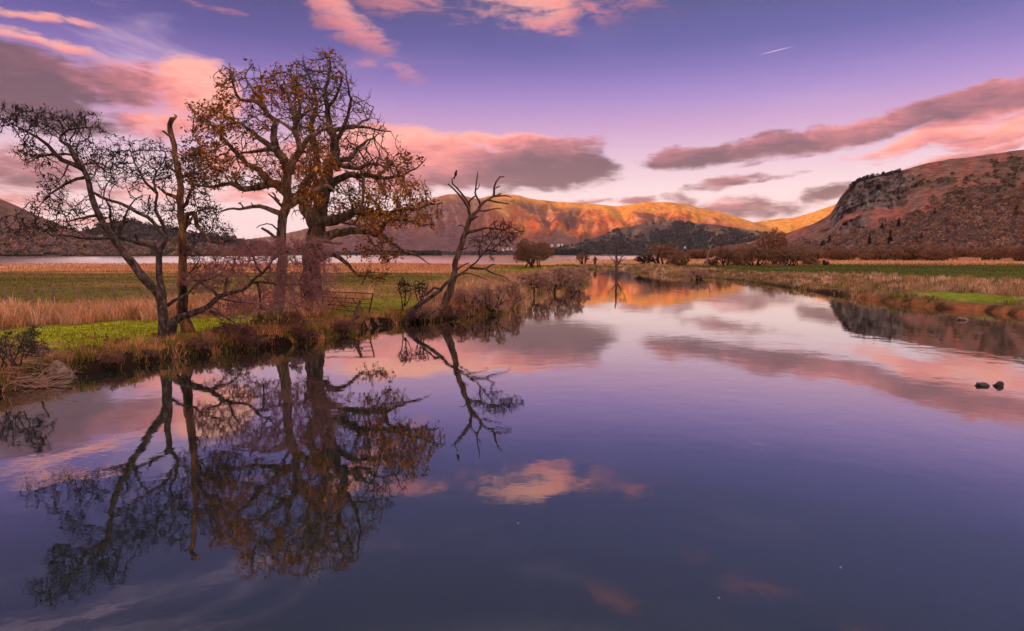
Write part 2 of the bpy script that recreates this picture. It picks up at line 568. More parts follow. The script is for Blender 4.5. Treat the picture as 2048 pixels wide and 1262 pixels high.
def water_mat(name, deep, waves, rough, power=0.37):
    """mirror by angle over the water's own dark colour; ripples come in patches of breeze"""
    m, nt, b = new_mat(name)
    nt.nodes.remove(b)
    prev = None
    patch = noise_node(nt, 0.06, 3, 0.5, scl=(1, 0.6, 1))
    pr = ramp_node(nt, patch.outputs[0], [(0.35, (0.4,) * 3), (0.65, (1.3,) * 3)])
    for (scale, scl, strength, dist) in waves:
        n = noise_node(nt, scale, 4, 0.55, scl=scl)
        mu = nt.nodes.new("ShaderNodeMath")
        mu.operation = "MULTIPLY"
        nt.links.new(n.outputs[0], mu.inputs[0])
        nt.links.new(pr.outputs[0], mu.inputs[1])
        bp = nt.nodes.new("ShaderNodeBump")
        bp.inputs["Strength"].default_value = strength
        bp.inputs["Distance"].default_value = dist
        nt.links.new(mu.outputs[0], bp.inputs["Height"])
        if prev is not None:
            nt.links.new(prev, bp.inputs["Normal"])
        prev = bp.outputs[0]
    fr = nt.nodes.new("ShaderNodeFresnel")
    fr.inputs[0].default_value = 1.333
    nt.links.new(prev, fr.inputs[1])
    pw = nt.nodes.new("ShaderNodeMath")
    pw.operation = "POWER"
    nt.links.new(fr.outputs[0], pw.inputs[0])
    pw.inputs[1].default_value = power
    df = nt.nodes.new("ShaderNodeBsdfDiffuse")
    df.inputs[0].default_value = (*deep, 1)
    gl = nt.nodes.new("ShaderNodeBsdfGlossy")
    gl.inputs["Color"].default_value = (0.97, 0.97, 0.92, 1)
    gl.inputs["Roughness"].default_value = rough
    nt.links.new(prev, gl.inputs["Normal"])
    ms = nt.nodes.new("ShaderNodeMixShader")
    nt.links.new(pw.outputs[0], ms.inputs[0])
    nt.links.new(df.outputs[0], ms.inputs[1])
    nt.links.new(gl.outputs[0], ms.inputs[2])
    nt.links.new(ms.outputs[0], nt.nodes["Material Output"].inputs[0])
    return m


M["river"] = water_mat("river_water", (0.011, 0.02, 0.02),
                       [(0.3, (1, 0.8, 1), 0.5, 0.02), (1.4, (0.8, 1.0, 1), 0.4, 0.007), (4.5, (0.8, 1.1, 1), 0.35, 0.0013)], 0.0)
M["lake"] = water_mat("lake_water", (0.06, 0.05, 0.06), [(0.35, (0.4, 1, 1), 0.6, 0.05)], 0.1, 0.12)

# ------------------------------------------------------------------ river plan and ground
LEFT_PX = [(0, 786), (60, 768), (150, 747), (200, 741), (260, 733), (330, 722), (420, 708), (500, 698), (580, 690),
           (640, 680), (700, 668), (740, 656), (800, 648), (880, 641), (960, 632), (1020, 622), (1048, 611), (1050, 600),
           (1062, 590), (1090, 580), (1140, 573), (1176, 566), (1182, 555), (1176, 546), (1172, 539)]
RIGHT_PX = [(1240, 537), (1256, 541), (1275, 545), (1300, 548), (1350, 552), (1420, 556), (1480, 561), (1560, 573), (1640, 585),
            (1700, 593), (1760, 603), (1830, 612), (1900, 618), (1960, 622), (2040, 631)]
LB = [(-24, -200), (-22, -60), (-20.5, 0), (-19, 8), (-17, 14)] + [tuple(on_plane(*p)) for p in LEFT_PX]
RB = [tuple(on_plane(*p)) for p in RIGHT_PX] + [(38, 34), (44, 20), (48, 0), (52, -60), (56, -200)]
RIVER = np.array(LB + RB)
NLEFT = len(LB)


def river_sd(x, y):
    """signed distance to the river's edge, positive on land, and side (+1 right bank, -1 left bank)"""
    x = np.asarray(x, float)
    y = np.asarray(y, float)
    best = np.full(x.shape, 1e9)
    side = np.zeros(x.shape)
    inside = np.zeros(x.shape, bool)
    n = len(RIVER)
    for i in range(n):
        ax, ay = RIVER[i]
        bx, by = RIVER[(i + 1) % n]
        dx, dy = bx - ax, by - ay
        t = np.clip(((x - ax) * dx + (y - ay) * dy) / (dx * dx + dy * dy + 1e-9), 0, 1)
        d = np.hypot(x - ax - t * dx, y - ay - t * dy)
        side = np.where(d < best, -1 if i < NLEFT - 1 else 1, side)
        best = np.minimum(best, d)
        cond = ((ay > y) != (by > y))
        with np.errstate(divide="ignore", invalid="ignore"):
            xi = (bx - ax) * (y - ay) / (by - ay if by != ay else 1e-9) + ax
        inside ^= cond & (x < xi)
    return np.where(inside, -best, best), side


SHORE_U = np.array([-3.0, -0.82, -0.4, 0.0, 0.06, 0.12, 0.2, 0.214, 0.24, 0.55, 0.6, 0.9, 3.0])
SHORE_Y = np.array([215, 215, 222, 240, 300, 350, 390, 400, 640, 660, 3000, 3000, 3000])


def shore_y(x, y):
    u = np.asarray(x, float) / np.maximum(np.asarray(y, float), 1.0)
    return np.interp(u, SHORE_U, SHORE_Y)


def ground_h(x, y):
    x = np.asarray(x, float)
    y = np.asarray(y, float)
    s, side = river_sd(x, y)
    s2 = s + (fbm(x * 0.7, y * 0.7, 3, 5) - 0.5) * 0.7 * sstep(300, 60, y)
    edge = sstep(-0.12 - 0.004 * np.clip(y, 0, 200), 0.22 + 0.014 * np.clip(y - 20, 0, 200), s2)
    land = 0.42 + 0.38 * sstep(0.4, 5, s) + 0.18 * (fbm(x * 0.12, y * 0.12, 4, 3) - 0.5) * 2 \
        + 0.10 * (fbm(x * 0.9, y * 0.9, 3, 9) - 0.5) * 2 * sstep(120, 20, y)
    bed = -0.3 - 1.2 * sstep(0, 6, -s)
    z = bed + (land - bed) * edge
    sh = shore_y(x, y)
    wob = (fbm(x * 0.02, y * 0.0 + 3, 4, 21) - 0.5) * 30
    lake = sstep(0, 10, y - sh - wob)
    return z * (1 - lake) + lake * -4.0


def axis(segs):
    out = []
    for a, b, n in segs:
        out.append(np.linspace(a, b, n, endpoint=False))
    return np.concatenate(out + [[segs[-1][1]]])


def geo(a, b, n):
    return np.geomspace(a, b, n)


xs = np.concatenate([-geo(60, 16000, 50)[::-1], np.linspace(-59.4, 79, 308), geo(80, 16000, 50)])
ys = np.concatenate([-geo(12, 12000, 30)[::-1], np.linspace(-10, 16, 30), np.linspace(16.4, 72, 140), geo(72.6, 700, 130), geo(720, 16000, 30)])
GX, GY = np.meshgrid(xs, ys)
GZ = ground_h(GX, GY)
GS, GSIDE = river_sd(GX, GY)


def reed_front(x):
    pts = [on_plane(*p, 0.8) for p in ((-300, 690), (0, 662), (100, 651), (200, 643), (330, 640), (480, 634), (560, 628))]
    return np.interp(x, [p[0] for p in pts], [p[1] for p in pts])


def mixc3(a, b, t):
    return np.asarray(a) * (1 - t[..., None]) + np.asarray(b) * t[..., None]


C_MOWN, C_FIELD, C_STRAW = (0.36, 0.36, 0.03), (0.145, 0.11, 0.034), (0.6, 0.28, 0.14)
C_SOIL_SHADE, C_DARKG, C_LUMPY = (0.035, 0.02, 0.014), (0.095, 0.105, 0.028), (0.25, 0.215, 0.035)  # soil tone is dark earth plus the undercut bank's painted shade


def ground_col(x, y, s, side):
    n1 = fbm(x * 0.25, y * 0.25, 5, 31)
    n2 = fbm(x * 0.03, y * 0.12, 4, 41)
    left = side < 0
    rf = reed_front(x)
    c = np.zeros(x.shape + (3,))
    # left side
    cl = mixc3(C_LUMPY, C_FIELD, sstep(-6, -22, x - 0.12 * (y - 35)))
    cl = mixc3(cl, (0.26, 0.15, 0.06), 0.8 * sstep(0.46, 0.6, fbm(x * 0.06, y * 0.12, 5, 77)) * sstep(33, 50, y))
    cl = mixc3(cl, C_STRAW, sstep(100, 122, y + 40 * (n2 - 0.5)) * sstep(-2, -24, x * 1.0 - 0.05 * y)
               + sstep(165, 195, y + 40 * (n2 - 0.5)) * (1 - sstep(-2, -24, x - 0.05 * y)))
    reed = sstep(-0.3, 0.3, y - rf) * sstep(14, 12, y - rf) * sstep(-11, -15, x)
    cl = mixc3(cl, (0.16, 0.085, 0.05), reed)
    mown = sstep(0.3, -0.3, y - rf) * sstep(0.9, 1.9, s + (n1 - 0.5) * 1.6)
    cl = mixc3(cl, C_MOWN, mown * sstep(36, 33, y) * sstep(2, -4, x))
    # right side
    lim = 12 + 24 * np.clip((110 - y) / 60, 0, 1)
    cr = mixc3((0.17, 0.105, 0.05), C_DARKG, sstep(-3, 3, s - lim + 8 * (n2 - 0.5)))
    patch = sstep(1.0, 1.8, s) * sstep(6.5, 4.5, s) * sstep(43.5, 45.5, y) * sstep(56, 52, y)
    cr = mixc3(cr, (0.19, 0.22, 0.03), patch)
    far = y + 45 * (n2 - 0.5)
    cr = mixc3(cr, C_STRAW, sstep(178, 205, far) * (0.75 + 0.25 * sstep(0.4, 0.6, n1)))
    c = np.where(left[..., None], cl, cr)
    c = c * (0.72 + 0.56 * n1[..., None])
    soil = sstep(0.9, 0.2, s + (n1 - 0.5) * 1.0)
    clod = sstep(0.38, 0.6, fbm(x * 1.1, y * 1.1, 4, 131))[..., None]
    red_earth = np.array((0.045, 0.024, 0.016)) * (1 - clod) + np.array((0.3, 0.105, 0.05)) * clod
    earth = np.where(((side > 0) & (y < 60))[..., None], red_earth, np.array(C_SOIL_SHADE))
    c = c * (1 - soil[..., None]) + earth * soil[..., None]
    return c


nx, ny = len(xs), len(ys)
idx = np.arange(nx * ny).reshape(ny, nx)
quads = np.stack([idx[:-1, :-1], idx[:-1, 1:], idx[1:, 1:], idx[1:, :-1]], -1).reshape(-1, 4)
gb = MB()
gb.add(np.stack([GX, GY, GZ], -1).reshape(-1, 3), q=quads, c=ground_col(GX, GY, GS, GSIDE).reshape(-1, 3))
M["ground"] = vcol_mat("meadow_ground", 1.3, 0.5, 0.8, 5.0, 0.08)
tag(gb.build("ground", M["ground"], smooth=True), "low grassy meadow on both sides of the river", kind="structure")

rb = MB()
rb.add([(-60, -200, 0), (100, -200, 0), (100, 185, 0), (-60, 185, 0)], q=[(0, 1, 2, 3)])
tag(rb.build("river", M["river"]), "calm river mirroring the sky and bare trees", kind="structure")
rows, yy_, ph_ = [], 186.0, 0.0
while yy_ < 3300:
    rows.append((yy_, ph_))
    lam = 2.0 + 0.02 * yy_
    yy_ += lam / 8
    ph_ += 2 * math.pi / 8
rows = np.array(rows)
uu = np.concatenate([np.linspace(-1.3, 1.3, 90)])
LU, LYY = np.meshgrid(uu, rows[:, 0])
LPH = np.broadcast_to(rows[:, 1][:, None], LU.shape)
LX = LU * LYY
lamy = 2.0 + 0.02 * LYY
LZ = lamy * 0.0135 * np.sin(LPH + 9 * fbm(LX / lamy * 0.05, LYY / lamy * 0.12, 3, 301)) * (0.5 + fbm(LX / lamy * 0.03, LYY / lamy * 0.06, 3, 305))
LZ[0] = 0
LZ[-1] = 0
li = np.arange(LU.size).reshape(LU.shape)
lb = MB()
lb.add(np.stack([LX, LYY, LZ], -1).reshape(-1, 3), q=np.stack([li[:-1, :-1], li[:-1, 1:], li[1:, 1:], li[1:, :-1]], -1).reshape(-1, 4))
ye = rows[-1, 0]
lb.add([(-1.3 * ye, ye, 0), (1.3 * ye, ye, 0), (16000, 16000, 0), (-16000, 16000, 0)], q=[(0, 1, 2, 3)])
lb.add([(-16000, 186, 0), (-1.3 * 186, 186, 0), (-1.3 * ye, ye, 0), (-16000, 16000, 0)], q=[(0, 1, 2, 3)])
lb.add([(1.3 * 186, 186, 0), (16000, 186, 0), (16000, 16000, 0), (1.3 * ye, ye, 0)], q=[(0, 1, 2, 3)])
tag(lb.build("lake", M["lake"], smooth=True), "pale strip of lake beyond the meadow", kind="structure")


# ------------------------------------------------------------------ hills
class Hill:
    def __init__(self, name, label, sky_px, foot, crest, k, mat, colfn, ncol=240, nrow=70, amp=0.0, gully=None, seed=1,
                 jitter=0.6, back=0.6, relief=None):
        self.relief = relief
        self.px = np.array([p[0] for p in sky_px], float)
        self.py = np.array([p[1] for p in sky_px], float)
        self.foot, self.crest, self.k, self.amp, self.seed, self.gully, self.jitter = foot, crest, k, amp, seed, gully, jitter
        cols = np.linspace(self.px[0], self.px[-1], ncol)
        vs = np.concatenate([np.linspace(0, 1, nrow), 1 + np.linspace(0.04, back, 10)])
        PX, V = np.meshgrid(cols, vs)
        P = self.pos(PX, V)
        c = colfn(PX, V, P, self)
        ix = np.arange(P.shape[0] * P.shape[1]).reshape(P.shape[:2])
        q = np.stack([ix[:-1, :-1], ix[:-1, 1:], ix[1:, 1:], ix[1:, :-1]], -1).reshape(-1, 4)
        b = MB()
        b.add(P.reshape(-1, 3), q=q, c=c.reshape(-1, 3))
        self.obj = tag(b.build(name, mat, smooth=True), label, kind="structure")

    def f(self, spec, px):
        if isinstance(spec, (int, float)):
            return np.full(np.shape(px), float(spec))
        return np.interp(px, [s[0] for s in spec], [s[1] for s in spec])

    def sky_y(self, px):
        # smooth interpolation of the skyline
        w = 7.0
        y = sum(np.interp(px + o * w, self.px, self.py) for o in (-1, -0.5, 0, 0.5, 1)) / 5
        return y + (fbm(px * 0.05, px * 0 + 1, 5, self.seed) - 0.5) * 2 * self.jitter

    def pos(self, px, v):
        px = np.asarray(px, float)
        v = np.asarray(v, float)
        sy = self.sky_y(px)
        dx, dy, dz = ray(px, sy)
        h = np.hypot(dx, dy)
        rf, rc = self.f(self.foot, px), self.f(self.crest, px)
        zc = CAM_H + dz / h * rc
        vv = np.minimum(v, 1.0)
        r = rf + (rc - rf) * v
        z = zc * vv ** self.k
        over = np.maximum(v - 1, 0)
        z = z - zc * 1.1 * (over / 0.6) ** 1.6
        win = np.clip(4 * vv * (1 - vv), 0, 1)
        if self.amp:
            n = fbm(px * 0.02, v * 2.2, 6, self.seed + 50, 0.55) - 0.5
            rg = 1 - np.abs(2 * fbm(px * 0.018 + 1.2 * v, v * 0.9, 5, self.seed + 70) - 1)
            rg2 = 1 - np.abs(2 * fbm(px * 0.05 + 1.5 * v, v * 2.0, 4, self.seed + 90) - 1)
            z = z + self.amp * win * (n * 1.5 - 0.3 * (rg - 0.6) - 0.22 * (rg2 - 0.6))
        if self.gully:
            for (gx, gv0, gv1, lean, width, depth) in self.gully:
                cxp = gx + lean * (v - gv0)
                t = np.clip((v - gv0) / (gv1 - gv0), 0, 1)
                wd = width * (0.25 + t)
                prof = np.clip(1 - np.abs(px - cxp) / wd, 0, 1)
                z = z - depth * prof * np.sin(np.pi * np.clip(t, 0, 1)) ** 0.7
        if self.relief is not None:
            r = r + self.relief(px, v)
        z = np.where(v <= 0.0, np.minimum(z, -3.0), z)
        return np.stack([dx / h * r, dy / h * r, z], -1)


def col_fell(PX, V, P, h):
    n = fbm(PX * 0.03, V * 4, 5, 11)
    n2 = fbm(PX * 0.011 + 0.8 * V, V * 3.2, 5, 14)
    n3 = fbm(PX * 0.05 - V, V * 9, 5, 16)
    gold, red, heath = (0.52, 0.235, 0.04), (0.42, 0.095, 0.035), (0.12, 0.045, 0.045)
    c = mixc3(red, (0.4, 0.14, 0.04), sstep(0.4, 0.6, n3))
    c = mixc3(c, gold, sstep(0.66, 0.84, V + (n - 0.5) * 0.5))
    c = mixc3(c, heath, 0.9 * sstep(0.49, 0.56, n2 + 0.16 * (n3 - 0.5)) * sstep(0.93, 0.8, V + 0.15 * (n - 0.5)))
    c = mixc3(c, (0.17, 0.085, 0.08), 0.9 * sstep(0.44, 0.26, V + 0.3 * (n - 0.5)))  # mauve shade of the lower slopes, painted into the colour
    c = mixc3(c, (0.17, 0.08, 0.095), 0.7 * sstep(1020, 920, PX + 70 * (n - 0.5)))  # left flank's purple shade and haze painted into the albedo
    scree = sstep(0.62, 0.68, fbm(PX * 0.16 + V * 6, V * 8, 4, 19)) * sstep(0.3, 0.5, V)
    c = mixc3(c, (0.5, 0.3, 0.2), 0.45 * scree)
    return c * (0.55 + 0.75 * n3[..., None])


def col_gold(PX, V, P, h):
    n = fbm(PX * 0.06 + V * 4, V * 3, 5, 11)
    c = mixc3((0.44, 0.2, 0.03), (0.5, 0.27, 0.05), sstep(0.35, 0.65, n))
    return mixc3(c, (0.4, 0.12, 0.04), 0.6 * sstep(0.4, 0.15, V))


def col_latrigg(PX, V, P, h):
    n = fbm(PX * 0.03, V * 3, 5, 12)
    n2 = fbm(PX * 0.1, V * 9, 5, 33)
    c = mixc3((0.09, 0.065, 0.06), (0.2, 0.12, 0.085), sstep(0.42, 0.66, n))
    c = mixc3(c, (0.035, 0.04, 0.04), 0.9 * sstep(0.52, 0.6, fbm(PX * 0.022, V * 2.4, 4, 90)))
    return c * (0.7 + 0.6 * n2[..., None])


def cliff_mask(px, v):
    n = fbm(px * 0.03, v * 4, 5, 12)
    n3 = fbm(px * 0.016 + 0.8 * v, v * 5, 5, 71)
    top = sstep(1664, 1684, px + 30 * (n - 0.5)) * sstep(1850, 1790, px + 70 * (n - 0.5)) * sstep(0.48, 0.56, v + 0.25 * (n3 - 0.5)) * sstep(1.0, 0.93, v)
    low = sstep(1668, 1690, px + 30 * (n3 - 0.5)) * sstep(1760, 1720, px + 40 * (n - 0.5)) * sstep(0.26, 0.32, v + 0.1 * (n3 - 0.5)) * sstep(0.5, 0.44, v)
    return np.maximum(top, low * 0.9)


def crag_relief(px, v):
    m = cliff_mask(px, v)
    fis = np.abs(2 * fbm(px * 0.1 + 1.6 * v, v * 5.5, 5, 201) - 1)
    led = fbm(px * 0.03, v * 16, 4, 205)
    gen = fbm(px * 0.05, v * 9, 5, 207) - 0.5
    return m * (60 * (0.35 - fis) + 44 * (led - 0.5)) + gen * 16 * np.clip(4 * v * (1 - v), 0, 1)


def col_crag(PX, V, P, h):
    n = fbm(PX * 0.03, V * 4, 5, 12)
    n2 = fbm(PX * 0.09, V * 12, 6, 33)
    n3 = fbm(PX * 0.016 + 0.8 * V, V * 5, 5, 71)
    c = mixc3((0.3, 0.11, 0.088), (0.21, 0.11, 0.092), sstep(0.42, 0.6, n))
    c = mixc3(c, (0.075, 0.06, 0.04), 0.8 * sstep(0.55, 0.66, n3))
    cliff = cliff_mask(PX, V)
    fis = np.abs(2 * fbm(PX * 0.11 + 0.6 * V, V * 2.2, 4, 201) - 1)
    c = mixc3(c, (0.18, 0.145, 0.14), 0.92 * cliff)
    c = mixc3(c, (0.07, 0.055, 0.05), 0.8 * cliff * sstep(0.52, 0.6, fbm(PX * 0.14, V * 7, 5, 211)))
    c = mixc3(c, (0.3, 0.13, 0.09), 0.5 * sstep(0.6, 0.68, fbm(PX * 0.02, V * 14, 4, 215)) * sstep(1760, 1860, PX))
    return 1.15 * c * (0.65 + 0.7 * n2[..., None])


def col_leftfell(PX, V, P, h):
    n = fbm(PX * 0.04, V * 4, 5, 12)
    return mixc3((0.2, 0.1, 0.08), (0.14, 0.08, 0.068), sstep(0.4, 0.6, n))


def col_wooded(PX, V, P, h):
    n = fbm(PX * 0.06, V * 5, 5, 12)
    return mixc3((0.07, 0.05, 0.045), (0.11, 0.075, 0.06), sstep(0.4, 0.6, n))


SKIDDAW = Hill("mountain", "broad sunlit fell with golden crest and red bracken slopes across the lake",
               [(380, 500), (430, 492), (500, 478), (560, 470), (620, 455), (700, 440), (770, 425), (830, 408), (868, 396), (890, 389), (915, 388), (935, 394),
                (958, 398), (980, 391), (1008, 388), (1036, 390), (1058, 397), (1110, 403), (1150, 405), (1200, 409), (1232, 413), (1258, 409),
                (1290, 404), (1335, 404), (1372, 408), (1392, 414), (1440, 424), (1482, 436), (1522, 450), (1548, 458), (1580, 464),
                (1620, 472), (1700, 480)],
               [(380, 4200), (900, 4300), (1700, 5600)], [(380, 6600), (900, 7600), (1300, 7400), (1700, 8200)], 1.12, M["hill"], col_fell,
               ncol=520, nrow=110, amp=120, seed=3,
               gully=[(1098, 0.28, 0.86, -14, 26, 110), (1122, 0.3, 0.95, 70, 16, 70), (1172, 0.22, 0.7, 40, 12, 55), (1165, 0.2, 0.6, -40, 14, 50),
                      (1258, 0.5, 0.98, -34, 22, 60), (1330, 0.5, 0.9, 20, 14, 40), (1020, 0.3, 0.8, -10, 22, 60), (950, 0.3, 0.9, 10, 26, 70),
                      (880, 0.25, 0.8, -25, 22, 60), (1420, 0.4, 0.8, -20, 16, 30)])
GOLD = Hill("mountain", "golden grassy fell glowing in the gap behind the crag",
            [(1480, 462), (1500, 446), (1530, 441), (1562, 437), (1586, 436), (1600, 432), (1640, 420), (1672, 408), (1720, 392), (1780, 385), (1850, 400)],
            6600, 8600, 1.1, M["hill"], col_gold, ncol=160, nrow=50, amp=60, seed=8,
            gully=[(1588, 0.2, 0.95, 10, 10, 60), (1640, 0.2, 0.9, 30, 12, 40)])
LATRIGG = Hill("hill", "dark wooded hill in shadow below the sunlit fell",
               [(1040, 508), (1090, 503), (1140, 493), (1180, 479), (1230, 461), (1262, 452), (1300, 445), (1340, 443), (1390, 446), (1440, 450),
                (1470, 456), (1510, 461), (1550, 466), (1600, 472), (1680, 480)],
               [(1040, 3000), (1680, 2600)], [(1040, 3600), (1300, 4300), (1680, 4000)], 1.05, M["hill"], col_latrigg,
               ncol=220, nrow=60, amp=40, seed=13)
CRAG = Hill("hill", "brown bracken hillside rising to a grey crag over the valley",
            [(1430, 497), (1480, 488), (1530, 477), (1570, 468), (1600, 457), (1630, 446), (1655, 433), (1668, 420), (1673, 404), (1684, 390), (1697, 374),
             (1712, 363), (1740, 353), (1775, 347), (1800, 342), (1830, 333), (1870, 323), (1930, 315), (1990, 307), (2048, 299), (2150, 285),
             (2300, 270), (2500, 262), (2700, 280)],
            [(1430, 1150), (1600, 1000), (1800, 820), (2048, 700), (2700, 620)],
            [(1430, 1350), (1600, 1350), (1680, 1230), (1800, 1350), (2048, 1500), (2700, 1500)], 1.05, M["hill_near"], col_crag,
            ncol=560, nrow=150, amp=10, seed=23, jitter=1.4, relief=crag_relief)
LFELL = Hill("hill", "bare brown fell sloping down at the lake's far shore",
             [(-700, 250), (-400, 300), (-200, 345), (-60, 382), (0, 397), (30, 410), (60, 424), (90, 437), (125, 450), (170, 466), (230, 482), (300, 497), (360, 508)],
             [(-700, 1500), (360, 2100)], [(-700, 2500), (360, 2500)], 1.1, M["hill"], col_leftfell, ncol=200, nrow=50, amp=20, seed=33)
LWOOD = Hill("hill", "purple wooded knoll across the lake behind the bare trees",
             [(60, 508), (120, 485), (170, 464), (205, 450), (235, 441), (262, 440), (285, 448), (310, 452), (340, 458), (380, 466), (430, 472), (470, 480),
              (520, 490), (580, 500), (640, 507)],
             2700, 3100, 1.0, M["hill"], col_wooded, ncol=160, nrow=40, amp=14, seed=43, jitter=3)
LSHORE = Hill("hill", "low wooded rise along the lake's far shore",
              [(-500, 470), (-200, 462), (0, 462), (60, 468), (120, 474), (180, 478), (240, 482), (330, 488), (420, 492), (500, 500), (560, 507)],
              1750, 2000, 1.0, M["hill"], col_wooded, ncol=140, nrow=30, amp=6, seed=53, jitter=2)


# unseen ridge behind the camera, its crest shaped to throw the valley's shade
def ridge_behind():
    pd = Vector((0.777, -0.63, 0))
    p = np.linspace(-9000, 7000, 160)
    prof = np.interp(p, [-9000, -6500, -5200, -4300, -3900, -3300, -2600, -2000, -1000, 0, 2000, 4500, 7000],
                     [500, 900, 1150, 1190, 850, 690, 690, 690, 760, 760, 700, 500, 150])
    prof = prof + (fbm(p * 0.0016, p * 0, 5, 61) - 0.5) * 90
    t = np.linspace(-1, 1, 41)
    Pm, T = np.meshgrid(p, t)
    H = np.broadcast_to(prof, Pm.shape) * (1 - np.abs(T)) ** 1.05
    H = H + (fbm(Pm * 0.002, T * 4, 5, 62) - 0.5) * 130 * np.abs(T) * (1 - np.abs(T)) * 4
    H = np.where(np.abs(T) > 0.99, -3, H)
    cx = SUN_FROM.x * (5200 + T * 1900) + pd.x * Pm
    cy = SUN_FROM.y * (5200 + T * 1900) + pd.y * Pm
    Pp = np.stack([cx, cy, H], -1)
    ix = np.arange(Pp.shape[0] * Pp.shape[1]).reshape(Pp.shape[:2])
    q = np.stack([ix[:-1, :-1], ix[:-1, 1:], ix[1:, 1:], ix[1:, :-1]], -1).reshape(-1, 4)
    n = fbm(Pm * 0.003, T * 5, 5, 63)
    b = MB()
    b.add(Pp.reshape(-1, 3), q=q, c=mixc3((0.2, 0.1, 0.065), (0.13, 0.085, 0.05), n).reshape(-1, 3))
    tag(b.build("mountain", M["hill"], smooth=True), "long brown unseen ridge behind the viewer, shaped to shade the valley", kind="structure")


ridge_behind()


# ------------------------------------------------------------------ woods as masses of bare crowns
def crowns(mb, pts, rad, ncard, cols, hgt=1.0, seed=0):
    """many small faces spread through a dome for every crown"""
    rg = np.random.default_rng(seed)
    n = len(pts)
    rad = np.broadcast_to(np.asarray(rad, float), (n,))
    u = rg.normal(size=(n, ncard, 3))
    u /= np.linalg.norm(u, axis=2, keepdims=True)
    u[..., 2] = np.abs(u[..., 2]) * 1.0 - 0.15
    rr = rg.uniform(0.45, 1.0, (n, ncard, 1)) * rad[:, None, None]
    c = pts[:, None, :] + u * rr * np.array([1, 1, hgt]) + np.array([0, 0, 0.45])[None, None] * rad[:, None, None]
    a = rg.normal(size=(n, ncard, 3))
    a /= np.linalg.norm(a, axis=2, keepdims=True)
    b = np.cross(a, rg.normal(size=(n, ncard, 3)))
    b /= np.linalg.norm(b, axis=2, keepdims=True) + 1e-9
    sz = rad[:, None, None] * rg.uniform(0.55, 1.1, (n, ncard, 1)) * 2.0 / math.sqrt(ncard)
    v = np.stack([c - a * sz, c + b * sz * 0.7, c + a * sz, c - b * sz * 0.7], 2).reshape(-1, 3)
    q = np.arange(len(v)).reshape(-1, 4)
    col = np.repeat((cols[:, None, :] * rg.uniform(0.84, 1.16, (n, ncard, 1))).reshape(-1, 3), 4, 0)
    mb.add(v, q=q, c=col)


def hill_points(h, n, xr, vfun, seed):
    rg = np.random.default_rng(seed)
    px = rg.uniform(xr[0], xr[1], n * 3)
    v = rg.uniform(0.0, 1.0, n * 3)
    keep = rg.uniform(0, 1, n * 3) < vfun(px, v)
    px, v = px[keep][:n], v[keep][:n]
    return h.pos(px, np.maximum(v, 0.015)), px, v


def pick(cols, n, seed):
    rg = np.random.default_rng(seed)
    c = np.array(cols)[rg.integers(0, len(cols), n)]
    return c * rg.uniform(0.7, 1.25, (n, 1))


BARE = [(0.34, 0.21, 0.19), (0.28, 0.18, 0.165), (0.4, 0.25, 0.21), (0.24, 0.155, 0.13), (0.38, 0.2, 0.14), (0.23, 0.17, 0.11), (0.44, 0.23, 0.13)]
w = MB()


def crag_wood(px, v):
    top = np.interp(px, [1430, 1560, 1650, 1720, 1800, 1900, 2048, 2500], [0.9, 0.55, 0.3, 0.25, 0.3, 0.4, 0.52, 0.55])
    n = fbm(px * 0.03, v * 6, 4, 17)
    return sstep(0.06, -0.06, v - top - (n - 0.5) * 0.35)


P_, px_, v_ = hill_points(CRAG, 4600, (1430, 2250), crag_wood, 3)
crowns(w, P_, RNG.uniform(3.2, 6.2, len(P_)), 60, pick(BARE, len(P_), 5), 1.1, 1)


def crag_scrub(px, v):
    n = fbm(px * 0.016 + 0.8 * v, v * 5, 5, 71)
    return sstep(0.54, 0.64, n) * sstep(0.2, 0.35, v) * sstep(0.97, 0.85, v)


P_, px_, v_ = hill_points(CRAG, 560, (1640, 2400), crag_scrub, 13)
crowns(w, P_, RNG.uniform(2, 4.2, len(P_)), 16, pick([(0.14, 0.09, 0.07), (0.17, 0.11, 0.07), (0.13, 0.1, 0.06)], len(P_), 6), 0.8, 2)
tag(w.build("woodland", M["wood_foliage"]), "bare mauve brown wood covering the foot of the crag hillside", "woodland", kind="stuff")

w = MB()
P_, px_, v_ = hill_points(CRAG, 160, (1690, 1810), lambda px, v: sstep(0.9, 0.97, v), 23)
P_ = CRAG.pos(RNG.uniform(1700, 1800, 120), RNG.uniform(0.96, 1.0, 120))
crowns(w, P_, RNG.uniform(2, 3.6, len(P_)), 18, pick([(0.06, 0.055, 0.045), (0.05, 0.045, 0.04)], len(P_), 8), 1.5, 5)
tag(w.build("treeline", M["wood_foliage"]), "thin dark line of trees along the top of the crag", "treeline", kind="stuff")

w = MB()
P_, px_, v_ = hill_points(LSHORE, 2000, (-300, 560), lambda px, v: np.ones_like(px), 33)
crowns(w, P_, RNG.uniform(6, 11, len(P_)), 36, pick(BARE + [(0.08, 0.075, 0.05)], len(P_), 9), 1.0, 6)
tag(w.build("woodland", M["wood_foliage"]), "bare brown wood lining the far lake shore behind the alder", "woodland", kind="stuff")

w = MB()
P_, px_, v_ = hill_points(LWOOD, 1300, (90, 640), lambda px, v: np.ones_like(px), 43)
crowns(w, P_, RNG.uniform(8, 14, len(P_)), 26, pick([(0.1, 0.085, 0.08), (0.075, 0.07, 0.07), (0.13, 0.095, 0.085)], len(P_), 10), 1.2, 7)
tag(w.build("woodland", M["wood_foliage"]), "dark purple wood on the knoll across the lake", "woodland", kind="stuff")

w = MB()


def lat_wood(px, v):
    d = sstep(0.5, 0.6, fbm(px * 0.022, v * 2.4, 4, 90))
    return np.maximum(d, sstep(0.95, 0.2, v + 0.9 * (fbm(px * 0.03, v * 3, 4, 91) - 0.5)) * 0.8)


